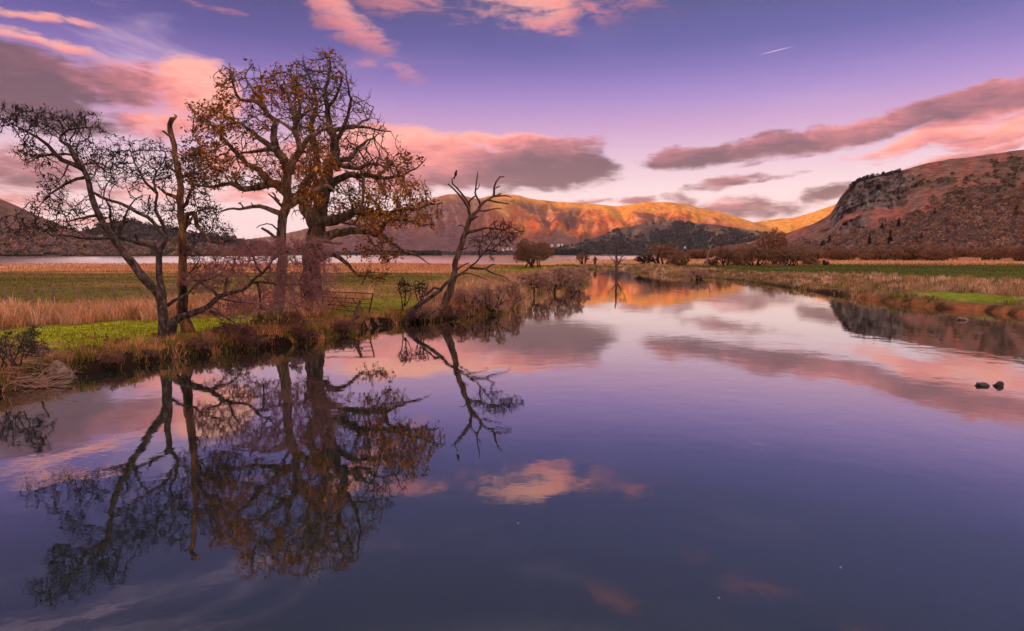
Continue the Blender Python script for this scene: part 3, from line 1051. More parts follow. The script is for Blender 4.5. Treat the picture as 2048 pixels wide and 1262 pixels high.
P_, px_, v_ = hill_points(LATRIGG, 3400, (1050, 1680), lat_wood, 53)
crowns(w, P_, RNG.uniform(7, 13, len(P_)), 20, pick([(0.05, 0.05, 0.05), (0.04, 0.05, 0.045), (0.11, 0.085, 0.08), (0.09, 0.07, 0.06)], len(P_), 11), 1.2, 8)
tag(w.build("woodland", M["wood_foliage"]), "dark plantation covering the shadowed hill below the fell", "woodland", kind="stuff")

# flat wooded shore between the lake and the fell, and two islands
w = MB()


def shore_trees(x0, x1, Y, n, r0, r1, hmul, cols, seed, depth=250):
    rg = np.random.default_rng(seed)
    px = rg.uniform(x0, x1, n)
    Yd = Y + rg.uniform(0, depth, n)
    p = np.stack([(px - 1024) / FPX * Yd, Yd, np.zeros(n)], -1)
    crowns(w, p, rg.uniform(r0, r1, n), 14, pick(cols, n, seed), hmul, seed)


shore_trees(520, 1330, 2900, 900, 9, 17, 1.0, [(0.1, 0.08, 0.075), (0.13, 0.09, 0.075), (0.07, 0.065, 0.06)], 71, 500)
tag(w.build("woodland", M["wood_foliage"]), "low bare wood along the lake's far shore below the fell", "woodland", kind="stuff")
w = MB()
shore_trees(1110, 1178, 2500, 160, 8, 14, 1.9, [(0.03, 0.035, 0.035), (0.04, 0.045, 0.04)], 72, 60)
tag(w.build("woodland", M["wood_foliage"]), "dark conifer clump on the far shore behind the round willow", "woodland", kind="stuff")
w = MB()
shore_trees(786, 880, 1900, 220, 7, 12, 1.1, [(0.09, 0.065, 0.055), (0.07, 0.06, 0.05)], 73, 60)
tag(w.build("woodland", M["wood_foliage"]), "dark wooded island on the lake under the oak's drooping branch", "woodland", kind="stuff")
isl = MB()
th = np.linspace(0, 2 * math.pi, 28, endpoint=False)
cx_, cy_ = (833 - 1024) / FPX * 1930, 1930
rings = [(1.12, -1.0), (1.0, 1.0), (0.5, 3.0), (0.02, 4.0)]
vv_ = np.concatenate([np.stack([cx_ + 78 * a_ * np.cos(th), cy_ + 45 * a_ * np.sin(th), np.full(28, z_)], -1) for a_, z_ in rings])
qq_ = [(r_ * 28 + i, r_ * 28 + (i + 1) % 28, (r_ + 1) * 28 + (i + 1) % 28, (r_ + 1) * 28 + i) for r_ in range(3) for i in range(28)]
isl.add(vv_, q=qq_, c=(0.09, 0.07, 0.05))
tag(isl.build("terrain", M["hill"], smooth=True), "low island rising out of the lake under its trees", kind="structure")


# ------------------------------------------------------------------ tubes and trees
def catmull(pts, n):
    pts = np.asarray(pts, float)
    if len(pts) == 2:
        t = np.linspace(0, 1, n)[:, None]
        return pts[0] * (1 - t) + pts[1] * t
    P = np.concatenate([[2 * pts[0] - pts[1]], pts, [2 * pts[-1] - pts[-2]]])
    seg = np.linalg.norm(np.diff(pts[:, :3], axis=0), axis=1)
    cum = np.concatenate([[0], np.cumsum(seg)])
    s = np.linspace(0, cum[-1], n)
    i = np.clip(np.searchsorted(cum, s, "right") - 1, 0, len(seg) - 1)
    t = ((s - cum[i]) / np.maximum(seg[i], 1e-9))[:, None]
    p0, p1, p2, p3 = P[i], P[i + 1], P[i + 2], P[i + 3]
    return 0.5 * ((2 * p1) + (-p0 + p2) * t + (2 * p0 - 5 * p1 + 4 * p2 - p3) * t ** 2 + (-p0 + 3 * p1 - 3 * p2 + p3) * t ** 3)


def tube(mb, pts, rad, sides=6, lump=0.0, cap=True, rg=RNG, c=None):
    pts = np.asarray(pts, float)
    rad = np.asarray(rad, float)
    n = len(pts)
    T = np.gradient(pts, axis=0)
    T /= np.linalg.norm(T, axis=1, keepdims=True) + 1e-9
    ref = np.array([0.31, 0.9, 0.17]) if abs(T[:, 1]).mean() < 0.8 else np.array([1.0, 0.1, 0.2])
    U = np.cross(T, ref)
    U /= np.linalg.norm(U, axis=1, keepdims=True) + 1e-9
    W = np.cross(T, U)
    a = np.linspace(0, 2 * math.pi, sides, endpoint=False)
    rr = rad[:, None] * (1 + (lump * (rg.random((n, sides)) - 0.5) * 2 if lump else 0))
    v = pts[:, None, :] + rr[..., None] * (U[:, None, :] * np.cos(a)[None, :, None] + W[:, None, :] * np.sin(a)[None, :, None])
    ix = np.arange(n * sides).reshape(n, sides)
    nx_ = np.roll(ix, -1, axis=1)
    q = np.stack([ix[:-1], nx_[:-1], nx_[1:], ix[1:]], -1).reshape(-1, 4)
    v = v.reshape(-1, 3)
    t = None
    if cap:
        v = np.concatenate([v, [pts[-1] + T[-1] * rad[-1] * 0.6]])
        last = ix[-1]
        t = np.stack([last, np.roll(last, -1), np.full(sides, n * sides)], -1)
    mb.add(v, t=t, q=q, c=c)


class Tree:
    """main limbs are laid out by hand; the finer branches grow from them through the crown's volume"""

    def __init__(self, Y, seed, wiggle=0.05):
        self.Y, self.rg, self.wig = Y, np.random.default_rng(seed), wiggle
        self.limbs = []

    def limb(self, px, r0, r1, d0=0.0, d1=0.0, power=1.0, grow=True, lump=0.08, mat=None):
        n = len(px)
        w = np.array([at(x, y, self.Y + d0 + (d1 - d0) * (i / max(n - 1, 1))) for i, (x, y) in enumerate(px)])
        L = np.linalg.norm(np.diff(w, axis=0), axis=1).sum()
        m = max(4, int(L / 0.28))
        p = catmull(w, m)
        t = np.linspace(0, 1, m)
        off = self.rg.normal(size=(m, 3)) * self.wig
        off = (off + np.roll(off, 1, 0)) * 0.5
        off[0] = 0
        p = p + off
        r = r0 + (r1 - r0) * t ** power
        self.limbs.append(dict(p=p, r=r, grow=grow, lump=lump, mat=mat))
        return self

    def grow(self, vols, n_attr, step=0.26, di=2.6, dk=0.42, iters=70, jitter=0.35, up=0.06, grow_from=0.25):
        rg = self.rg
        # attractors through the crown's ellipsoids
        area = np.array([v[2] * v[3] for v in vols], float)
        cnt = np.maximum(8, (n_attr * area / area.sum()).astype(int))
        A = []
        for (cx, cy, rx, ry, dy, ryd), m in zip(vols, cnt):
            u = rg.normal(size=(m, 3))
            u /= np.linalg.norm(u, axis=1, keepdims=True)
            u *= rg.uniform(0, 1, (m, 1)) ** (1 / 2.6)
            for a in u:
                A.append(at(cx + a[0] * rx, cy + a[2] * ry, self.Y + dy + a[1] * ryd))
        A = np.array(A)
        A = A[A[:, 2] > 0.25]
        nodes, par, base = [], [], []
        for li, l in enumerate(self.limbs):
            if not l["grow"]:
                continue
            k = int(len(l["p"]) * grow_from) if li == 0 else max(1, int(len(l["p"]) * 0.12))
            for i in range(k, len(l["p"])):
                nodes.append(l["p"][i])
                par.append(-1)
                base.append(l["r"][i])
        nodes = np.array(nodes)
        par = list(par)
        dirs = np.zeros_like(nodes)
        nroot = len(nodes)
        # nearest root for every attractor
        best = np.full(len(A), 1e9)
        bi = np.zeros(len(A), int)
        for s0 in range(0, nroot, 256):
            d = np.linalg.norm(A[:, None] - nodes[None, s0:s0 + 256], axis=2)
            j = d.argmin(1)
            m = d[np.arange(len(A)), j] < best
            best[m] = d[np.arange(len(A)), j][m]
            bi[m] = j[m] + s0
        alive = np.ones(len(A), bool)
        for it in range(iters):
            alive &= best > dk
            act = alive & (best < di)
            if not act.any():
                break
            ia = np.where(act)[0]
            dv = A[ia] - nodes[bi[ia]]
            dv /= np.linalg.norm(dv, axis=1, keepdims=True) + 1e-9
            acc = np.zeros((len(nodes), 3))
            np.add.at(acc, bi[ia], dv)
            src = np.unique(bi[ia])
            g = acc[src]
            g /= np.linalg.norm(g, axis=1, keepdims=True) + 1e-9
            g = g + dirs[src] * 0.35 + rg.normal(size=g.shape) * jitter + np.array([0, 0, up])
            g /= np.linalg.norm(g, axis=1, keepdims=True) + 1e-9
            new = nodes[src] + g * step
            ok = new[:, 2] > 0.15
            new, g, src = new[ok], g[ok], src[ok]
            if not len(new):
                break
            o = len(nodes)
            nodes = np.concatenate([nodes, new])
            dirs = np.concatenate([dirs, g])
            par += list(src)
            for s0 in range(0, len(new), 256):
                d = np.linalg.norm(A[:, None] - new[None, s0:s0 + 256], axis=2)
                j = d.argmin(1)
                dm = d[np.arange(len(A)), j]
                m = dm < best
                best[m] = dm[m]
                bi[m] = j[m] + o + s0
        self.nodes, self.par, self.nroot, self.base = nodes, np.array(par), nroot, np.array(base)
        return self

    def twigs(self, tip=0.014, expo=2.3, rmax=0.16, spurs=0, spur_len=0.25, sub=False):
        """tubes for the grown branches; returns mesh and the tips' positions"""
        rg = self.rg
        n = len(self.nodes)
        acc = np.zeros(n)
        kids = [[] for _ in range(n)]
        for i in range(self.nroot, n):
            kids[self.par[i]].append(i)
        for i in range(n - 1, self.nroot - 1, -1):
            if not kids[i]:
                acc[i] = tip ** expo
            acc[self.par[i]] += acc[i]
        rad = np.minimum(acc ** (1 / expo), rmax)
        rad[:self.nroot] = np.minimum(rad[:self.nroot], self.base * 0.8)
        mb = MB()
        fine = []
        starts = [(r, k) for r in range(self.nroot) for k in kids[r]]
        while starts:
            r, k = starts.pop()
            chain = [r, k]
            while kids[chain[-1]]:
                ch = sorted(kids[chain[-1]], key=lambda q: -acc[q])
                starts += [(chain[-1], q) for q in ch[1:]]
                chain.append(ch[0])
            p = self.nodes[chain]
            rr = rad[chain].copy()
            rr[0] = rr[1]
            rr = np.maximum(rr, tip)
            rr[-1] = tip * 0.7
            if len(p) == 2:
                p = np.array([p[0], p.mean(0) + rg.normal(size=3) * 0.03, p[1]])
                rr = np.array([rr[0], rr.mean(), rr[1]])
            tube(mb, p, rr, 3 if rr[0] < 0.035 else (5 if rr[0] < 0.08 else 6), cap=False, rg=rg)
            for i in range(1, len(p)):
                if rr[i] < tip * 2.6:
                    fine.append((p[i], p[i] - p[i - 1]))
        tips = []
        if spurs:
            fp = np.array([f[0] for f in fine])
            fd = np.array([f[1] for f in fine])
            fd /= np.linalg.norm(fd, axis=1, keepdims=True) + 1e-9
            m = int(len(fp) * spurs)
            k = rg.integers(0, len(fp), m)
            a = fp[k]
            d = fd[k] * 0.6 + rg.normal(size=(m, 3)) * 0.7 + np.array([0, 0, 0.12])
            d /= np.linalg.norm(d, axis=1, keepdims=True) + 1e-9
            ln = rg.uniform(0.4, 1.3, (m, 1)) * spur_len
            mid = a + d * ln * 0.5 + rg.normal(size=(m, 3)) * 0.06 * spur_len
            e = a + d * ln + np.array([0, 0, 0.25]) * ln * rg.uniform(-0.3, 1, (m, 1))
            sd_ = np.cross(d, rg.normal(size=(m, 3)))
            sd_ /= np.linalg.norm(sd_, axis=1, keepdims=True) + 1e-9
            wv = tip * 0.75
            # three-sided slivers: two crossing strips would cost more
            s2 = np.cross(d, sd_)
            v = np.stack([a + sd_ * wv, a - sd_ * wv * 0.5 + s2 * wv * 0.87, a - sd_ * wv * 0.5 - s2 * wv * 0.87,
                          mid + sd_ * wv * 0.8, mid - sd_ * wv * 0.4 + s2 * wv * 0.7, mid - sd_ * wv * 0.4 - s2 * wv * 0.7, e], 1)
            o = np.arange(m)[:, None] * 7
            q = np.concatenate([o + np.array([[0, 1, 4, 3]]), o + np.array([[1, 2, 5, 4]]), o + np.array([[2, 0, 3, 5]])])
            t = np.concatenate([o + np.array([[3, 4, 6]]), o + np.array([[4, 5, 6]]), o + np.array([[5, 3, 6]])])
            mb.add(v.reshape(-1, 3), t=t, q=q)
            tips = np.concatenate([e, mid])
        self.fine = np.array([f[0] for f in fine])
        self.tips = np.array(tips) if len(tips) else self.fine
        return mb

    def build(self, name, label, cat, bark, twigmat, group=None, tw=None, first="trunk", limb_mat=None):
        p0 = self.limbs[0]["p"][0]
        root = empty(name, (p0[0], p0[1], float(ground_h(p0[0], p0[1]))), label, cat, group)
        for i, l in enumerate(self.limbs):
            mb = MB()
            p, r = l["p"], l["r"]
            if i == 0:
                p = np.concatenate([[p[0] - np.array([0, -0.35, 1.3])], [p[0] + np.array([0, 0.05, -0.25])], p])
                r = np.concatenate([[r[0] * 1.7], [r[0] * 1.35], r])
            big = r.max()
            tube(mb, p, r, 12 if big > 0.3 else (9 if big > 0.12 else 6), l["lump"], rg=self.rg)
            mm = l.get("mat") or (limb_mat if i else None) or bark
            if first == "stem":
                mb.build("stem", mm, root, smooth=True)
            elif i == 0:
                trunk = mb.build(first, mm, root, smooth=True)
            else:
                mb.build("limb", mm, trunk, smooth=True)
        if tw is not None:
            self.crown = tag(tw.build("crown", twigmat, root), kind="stuff")
        return root


def leaf_cards(pts, n, size, cols, rg, spread=0.1, aspect=0.6):
    mb = MB()
    k = rg.integers(0, len(pts), n)
    c = pts[k] + rg.normal(size=(n, 3)) * spread
    a = rg.normal(size=(n, 3))
    a /= np.linalg.norm(a, axis=1, keepdims=True)
    b = np.cross(a, rg.normal(size=(n, 3)))
    b /= np.linalg.norm(b, axis=1, keepdims=True) + 1e-9
    nrm = np.cross(a, b)
    s = size * np.exp(rg.normal(-0.1, 0.4, (n, 1)))
    v = np.stack([c, c + a * s * 0.5 + b * s * aspect * 0.5 + nrm * s * 0.1, c + a * s, c + a * s * 0.5 - b * s * aspect * 0.5 + nrm * s * 0.1], 1)
    q = np.arange(n * 4).reshape(-1, 4)
    col = np.array(cols)[rg.integers(0, len(cols), n)] * rg.uniform(0.6, 1.3, (n, 1))
    mb.add(v.reshape(-1, 3), q=q, c=np.repeat(col, 4, 0))
    return mb


def clumped(p, freq, seed, bias=None):
    """keeps the leaf sites that fall in clumps, so that other boughs stay bare"""
    n = 0.5 * fbm(p[:, 0] * freq + p[:, 1] * 0.3, p[:, 2] * freq, 3, seed) + 0.5 * fbm(p[:, 1] * freq, p[:, 0] * freq - p[:, 2] * 0.4, 3, seed + 9)
    if bias is not None:
        n = n + bias(p)
    k = n > 0.485
    return p[k] if k.sum() > 50 else p


OAK_LEAF = [(0.6, 0.25, 0.05), (0.5, 0.17, 0.04), (0.36, 0.13, 0.04), (0.7, 0.35, 0.065), (0.2, 0.08, 0.035), (0.45, 0.13, 0.045)]
BROWN_LEAF = [(0.09, 0.045, 0.035), (0.13, 0.06, 0.045), (0.06, 0.035, 0.03)]

# --- big oak
t = Tree(37.5, 101, 0.06)
t.limb([(634, 626), (630, 600), (626, 570), (623, 540), (624, 505), (630, 470), (636, 440)], 0.7, 0.44, 0, 0, 0.6, lump=0.13)
t.limb([(636, 445), (640, 420), (646, 390), (656, 345), (672, 313), (668, 280), (660, 250), (656, 217), (650, 180), (660, 140), (660, 104)], 0.52, 0.03, 0, 0.6, 0.75)
t.limb([(632, 452), (618, 425), (606, 405), (612, 372), (630, 345), (634, 320), (630, 285), (622, 250), (634, 212), (626, 170), (612, 138), (607, 116)], 0.42, 0.025, 0, 2.6, 0.75)
t.limb([(628, 446), (671, 438), (695, 431), (719, 425), (755, 427), (790, 425), (802, 418), (838, 415), (884, 403)], 0.4, 0.03, 0, -2.6, 0.7)
t.limb([(632, 478), (671, 468), (714, 461), (733, 462), (757, 467), (767, 449), (786, 438), (807, 440), (838, 449), (872, 452)], 0.33, 0.03, 0, -3.8, 0.7)
t.limb([(755, 466), (771, 473), (790, 489), (810, 504), (838, 515), (862, 528)], 0.14, 0.02, -2.0, -4.4)
t.limb([(733, 462), (741, 478), (750, 490), (755, 502)], 0.07, 0.03, -1.8, -2.2)
t.limb([(625, 490), (602, 494), (640, 483), (670, 485), (687, 486)][1:], 0.17, 0.06, -0.7, -2.2, grow=False, mat=M["dead_limb"])
t.limb([(636, 516), (664, 508), (680, 516), (695, 528), (708, 545), (716, 552), (736, 551)], 0.27, 0.03, -0.2, -2.6, 0.6)
t.limb([(655, 378), (669, 364), (702, 349), (725, 351), (748, 355), (778, 356), (796, 349), (824, 341), (852, 318)], 0.3, 0.02, 0, 1.6, 0.7)
t.limb([(672, 338), (682, 330), (712, 336), (733, 329), (753, 326), (776, 334), (796, 308)], 0.2, 0.02, 0.2, -2.4, 0.8)
t.limb([(670, 322), (697, 316), (722, 288), (748, 275), (761, 270)], 0.2, 0.025, 0.2, 2.6, 0.8)
t.limb([(664, 262), (692, 255), (733, 256), (781, 262)], 0.15, 0.025, 0.3, 1.2)
t.limb([(697, 256), (720, 249), (735, 242), (742, 228), (748, 217)], 0.1, 0.02, 0.5, 2)
t.limb([(668, 285), (690, 250), (700, 212), (702, 192), (694, 166), (691, 153)], 0.16, 0.02, 0.3, -1.8)
t.limb([(725, 351), (727, 368), (726, 395), (719, 424)], 0.11, 0.08, 0.5, -1.6, grow=False)
t.limb([(640, 412), (610, 440), (588, 400), (560, 360)][:1] + [(630, 372), (648, 350)], 0.18, 0.1, 0, -1.5)
t.limb([(656, 217), (672, 190), (684, 160), (680, 138)], 0.12, 0.02, 0.3, -2.5)
t.limb([(634, 212), (612, 190), (596, 165), (590, 130)], 0.12, 0.02, 1.4, 3.6)
t.limb([(640, 452), (648, 470), (655, 440), (690, 445), (730, 452), (780, 450)][2:], 0.1, 0.02, -0.3, 3.4)
t.grow([(655, 150, 48, 55, 0, 3.2), (620, 210, 60, 70, 1.5, 4), (690, 215, 55, 60, 0, 4), (735, 260, 45, 45, 0.5, 3), (690, 300, 60, 50, 0, 4.5),
        (770, 330, 75, 32, 0.3, 3.5), (720, 385, 80, 35, -1, 4.5), (810, 395, 62, 42, -2, 3.5), (850, 430, 40, 24, -3, 2.2), (780, 440, 70, 26, -3, 2.5),
        (760, 500, 70, 26, -3, 1.6), (640, 270, 60, 60, 2.5, 3), (740, 552, 50, 16, -2.2, 1.2), (700, 420, 60, 26, 2.5, 2.5),
        (608, 345, 38, 60, -1.2, 2.0), (640, 395, 36, 40, -1.6, 1.6), (606, 150, 34, 40, 1.5, 2.4), (596, 410, 26, 40, 1.6, 1.4)],
       4300, step=0.27, di=2.8, dk=0.44, jitter=0.33, up=0.06)
tw = t.twigs(0.021, 2.25, 0.16, spurs=1.3, spur_len=0.4)
oak = t.build("oak_tree", "huge old oak with a thick forked trunk standing beside the gate", "tree", M["oak_bark"], M["oak_bark"], tw=tw)
lv = leaf_cards(clumped(t.tips, 0.45, 1, lambda p: -0.08 * sstep(9, 13, p[:, 2]) - 0.07 * sstep(-9, -6, p[:, 0])), 8000, 0.135, OAK_LEAF, t.rg, 0.1, 0.6)
tag(lv.build("leaves", M["leaf"], t.crown), "rusty brown autumn leaves", kind="stuff")

# --- slimmer oak in front
t = Tree(32.8, 102, 0.05)
t.limb([(549, 642), (554, 615), (559, 582), (564, 535), (565, 487), (566, 451), (570, 423), (575, 395), (577, 365), (578, 341)], 0.34, 0.21, 0, 0, 0.5, lump=0.13)
t.limb([(578, 345), (571, 323), (554, 297), (549, 268), (547, 242), (535, 224), (522, 201), (502, 176), (494, 155), (508, 125)], 0.28, 0.02, 0, 1.6, 0.75)
t.limb([(579, 345), (593, 313), (613, 280), (636, 265), (672, 247)], 0.25, 0.05, 0, -1.8, 0.7, mat=M["dead_limb"])
t.limb([(600, 300), (594, 275), (586, 258), (566, 243), (548, 233)], 0.15, 0.05, -0.6, -1.6, mat=M["dead_limb"])
t.limb([(586, 258), (574, 220), (590, 205), (615, 200), (640, 195)][:1] + [(604, 232), (634, 214), (652, 205)], 0.1, 0.03, -1.2, -2.6)
t.limb([(575, 384), (560, 374), (543, 368), (522, 374), (492, 379), (467, 371), (426, 374), (385, 369)], 0.3, 0.04, 0, 0.8, 0.65)
t.limb([(572, 325), (553, 303), (527, 298), (502, 303), (470, 312)], 0.2, 0.03, 0, 2.4, 0.8)
t.limb([(543, 368), (522, 344), (497, 333), (477, 311), (461, 293), (446, 275), (431, 257), (411, 237), (385, 224), (375, 202)], 0.2, 0.02, 0.2, -1.4, 0.8)
t.limb([(556, 300), (538, 290), (520, 276), (502, 262), (482, 247), (455, 238), (430, 215)], 0.2, 0.02, 0.2, 1.6, 0.8)
t.limb([(535, 226), (512, 203), (477, 196), (467, 171), (461, 143), (447, 133)], 0.15, 0.02, 0.9, -1, 0.8)
t.limb([(594, 272), (588, 230), (573, 184), (563, 151), (551, 132)], 0.16, 0.02, -0.3, 2.2, 0.8)
t.limb([(590, 250), (600, 220), (596, 184), (580, 158), (588, 128)], 0.14, 0.02, -0.2, -1.5, 0.8)
t.limb([(568, 432), (559, 426), (540, 418), (516, 413), (488, 417), (473, 418), (464, 416), (440, 419)], 0.17, 0.04, 0, -0.6, 0.7, grow=False)
t.limb([(488, 417), (478, 408), (484, 404)], 0.05, 0.03, -0.4, -0.6, grow=False)
t.limb([(512, 413), (506, 410), (504, 402)], 0.05, 0.03, -0.3, -0.3, grow=False)
t.limb([(567, 415), (560, 405), (552, 397), (534, 386)], 0.09, 0.03, 0, -1, grow=False)
t.limb([(558, 402), (551, 390), (545, 384)], 0.06, 0.03, -0.3, -0.9, grow=False)
t.limb([(571, 418), (588, 406), (602, 401), (630, 382), (652, 372), (663, 378)], 0.2, 0.07, 0, -2.0, 0.7, grow=False, mat=M["dead_limb"])
t.limb([(565, 480), (550, 473), (535, 461), (524, 456)], 0.1, 0.06, 0, -0.9, grow=False)
t.limb([(562, 470), (550, 455), (537, 449), (520, 452), (515, 455)], 0.05, 0.02, 0, -1.4)
t.grow([(460, 175, 30, 45, 0, 2), (520, 180, 60, 55, 0.6, 3.2), (580, 190, 55, 60, 0.2, 3.4), (430, 250, 55, 50, 0, 3), (500, 250, 70, 55, 0, 3.6),
        (410, 310, 48, 50, 0, 2.6), (470, 330, 75, 45, 0, 3.4), (540, 330, 45, 45, 0.8, 3), (420, 360, 45, 24, 0, 2.2), (600, 260, 50, 60, -0.8, 3),
        (510, 368, 50, 18, 0.5, 2), (630, 330, 40, 50, -1.5, 2), (606, 150, 30, 34, 0.5, 2), (620, 385, 34, 36, -1, 1.6)],
       3000, step=0.25, di=2.6, dk=0.42, jitter=0.33, up=0.06)
tw = t.twigs(0.0185, 2.25, 0.14, spurs=1.3, spur_len=0.36)
oak2 = t.build("oak_tree", "slender leaning oak with pale dead limbs in front of the huge oak", "tree", M["pale_bark"], M["oak_bark"], tw=tw)
lv = leaf_cards(clumped(t.tips, 0.5, 2, lambda p: -0.05 * sstep(9.5, 12.5, p[:, 2]) + 0.1 * sstep(9, 6, p[:, 2])), 9800, 0.125, OAK_LEAF, t.rg, 0.09, 0.6)
tag(lv.build("leaves", M["leaf"], t.crown), "rusty orange autumn leaves", kind="stuff")

# --- broken snag with side shoots
t = Tree(27.0, 103, 0.03)
t.limb([(376, 664), (370, 640), (364, 615), (364, 575), (364, 526), (365, 490), (364, 457), (361, 400), (358, 353), (350, 315), (344, 272), (341, 250), (345, 236)],
       0.28, 0.1, 0, 0, 0.45, lump=0.16)
t.limb([(345, 276), (338, 270), (326, 262)], 0.06, 0.035, 0, -0.4, grow=False)
t.limb([(344, 240), (350, 232), (347, 228)], 0.08, 0.03, 0, 0.1, grow=False)
t.limb([(361, 405), (345, 392), (330, 386), (312, 372)], 0.11, 0.03, 0, 0.8)
t.limb([(363, 415), (372, 408), (375, 395), (385, 372), (384, 345)], 0.1, 0.02, 0, -0.6)
t.limb([(364, 470), (373, 432), (390, 427), (393, 448), (409, 467), (420, 482), (448, 484), (470, 476)], 0.12, 0.04, 0, -1.0)
t.limb([(363, 480), (350, 474), (342, 484), (335, 478)], 0.07, 0.03, 0, -0.4, grow=False)
t.limb([(365, 470), (372, 455), (380, 440), (398, 420), (430, 415)], 0.07, 0.015, 0, 1.2)
t.limb([(352, 345), (340, 335), (330, 322)], 0.06, 0.015, 0, 0.8)
t.limb([(366, 560), (380, 545), (392, 530), (400, 515)], 0.05, 0.015, 0, -0.8)
t.grow([(385, 325, 32, 38, 0.4, 1.6), (388, 380, 38, 40, 0, 1.8), (405, 440, 45, 45, 0, 1.6), (440, 470, 42, 26, -0.6, 1.2), (325, 345, 36, 42, 0.8, 1.4),
        (420, 430, 28, 40, 0.8, 1.2), (345, 430, 30, 36, 0.6, 1.2), (385, 520, 28, 45, -0.2, 0.8)], 1500, step=0.17, di=1.7, dk=0.26, jitter=0.4, up=0.04)
tw = t.twigs(0.0125, 2.4, 0.06, spurs=2.2, spur_len=0.26)
snag = t.build("tree", "tall snapped off trunk with orange bark behind the fork of the alder", "tree", M["snag_bark"], M["twig_dark"], tw=tw)
lv = leaf_cards(t.tips, 2200, 0.07, BROWN_LEAF + [(0.32, 0.1, 0.03)], t.rg, 0.05, 0.8)
tag(lv.build("leaves", M["leaf"], t.crown), "last withered leaves", kind="stuff")

# --- alder at the water's edge
t = Tree(25.0, 104, 0.035)
t.limb([(328, 696), (327, 675), (325, 640), (324, 612), (323, 600)], 0.25, 0.19, 0, 0, 0.4, grow=False, lump=0.1)
t.limb([(324, 606), (313, 584), (293, 566), (278, 546), (262, 522), (247, 505), (231, 481), (212, 457), (205, 445), (195, 425), (183, 399), (175, 361), (164, 335)],
       0.185, 0.085, 0, -1.4, 0.9)
t.limb([(166, 338), (138, 325), (114, 311), (102, 295), (83, 278), (59, 268), (36, 252), (10, 245)], 0.11, 0.015, -1.4, -2.6)
t.limb([(165, 336), (152, 316), (143, 297), (124, 285), (119, 273), (133, 261), (159, 254), (192, 254)], 0.11, 0.015, -1.4, 0.2)
t.limb([(323, 606), (325, 584), (322, 566), (317, 544), (317, 504)], 0.14, 0.11, 0, 0.5, grow=False)
t.limb([(317, 506), (329, 486), (334, 474), (326, 446), (312, 417), (314, 386), (308, 360), (314, 341), (330, 325), (332, 305)], 0.105, 0.015, 0.5, 0.9, 0.8)
t.limb([(317, 505), (304, 491), (287, 489), (274, 482)], 0.12, 0.08, 0.5, 0.2, grow=False)
t.limb([(284, 489), (276, 486), (240, 478), (200, 477), (170, 478), (130, 471), (108, 473), (85, 460), (58, 453), (30, 440)], 0.075, 0.012, 0.2, -1.8)
t.limb([(276, 484), (273, 472), (270, 466)], 0.07, 0.04, 0.2, 0.2, grow=False)
t.limb([(332, 474), (300, 440), (270, 420), (235, 405), (205, 395), (186, 385)], 0.085, 0.05, 0.5, -1.2)
t.limb([(238, 478), (224, 446), (217, 410), (208, 385), (225, 350)], 0.06, 0.012, 0.0, 0.8)
t.limb([(238, 470), (255, 415), (278, 393), (300, 390)], 0.055, 0.012, 0.2, 1.4)
t.limb([(176, 354), (143, 363), (124, 373), (109, 382), (95, 399), (75, 420)], 0.07, 0.012, -1.2, -2.2)
t.limb([(202, 432), (166, 435), (143, 442), (110, 438)], 0.06, 0.012, -1.0, 0.2)
t.limb([(314, 386), (288, 363), (281, 348), (269, 325), (262, 300)], 0.07, 0.012, 0.7, 1.8)
t.limb([(138, 325), (134, 345), (120, 362), (100, 372)], 0.04, 0.01, -1.6, -2.6)
t.limb([(160, 330), (190, 328), (222, 338)], 0.05, 0.012, -1.4, 0.4)
t.limb([(312, 360), (335, 352), (352, 345)], 0.045, 0.012, 0.6, 1.4)
t.limb([(143, 310), (112, 308), (75, 312), (48, 308)], 0.045, 0.01, -1.3, -0.2)
t.grow([(20, 240, 45, 32, -2.2, 1.3), (75, 242, 55, 34, -1.4, 1.6), (150, 248, 62, 32, -0.4, 1.6), (60, 305, 38, 30, -1.8, 1.0), (75, 320, 34, 24, -2.2, 1.0),
        (165, 300, 50, 28, -0.6, 1.6), (215, 335, 50, 45, 0.4, 1.8), (108, 368, 40, 24, -2, 1), (85, 410, 48, 24, -1.8, 1.2), (140, 415, 50, 28, -0.6, 1.4),
        (45, 455, 55, 22, -1.8, 1.2), (120, 450, 70, 22, -0.8, 1.4), (240, 300, 36, 28, 1.2, 1.2), (300, 305, 50, 32, 1.2, 1.5), (262, 350, 50, 36, 1.2, 1.5),
        (300, 420, 36, 30, 1, 1.2), (225, 440, 40, 34, 0.4, 1.2), (30, 225, 36, 20, -2.4, 1)],
       3400, step=0.16, di=1.9, dk=0.25, jitter=0.4, up=0.05)
tw = t.twigs(0.0125, 2.45, 0.055, spurs=2.0, spur_len=0.24)
alder = t.build("alder_tree", "bare forked alder leaning over the water with dark cones", "tree", M["alder_bark"], M["twig_dark"], tw=tw)
lv = leaf_cards(t.tips, 4200, 0.055, [(0.05, 0.03, 0.03), (0.08, 0.045, 0.04), (0.035, 0.025, 0.025)], t.rg, 0.04, 0.9)
tag(lv.build("cones", M["leaf"], t.crown), "small dark cones and withered leaves at the twig tips", kind="stuff")

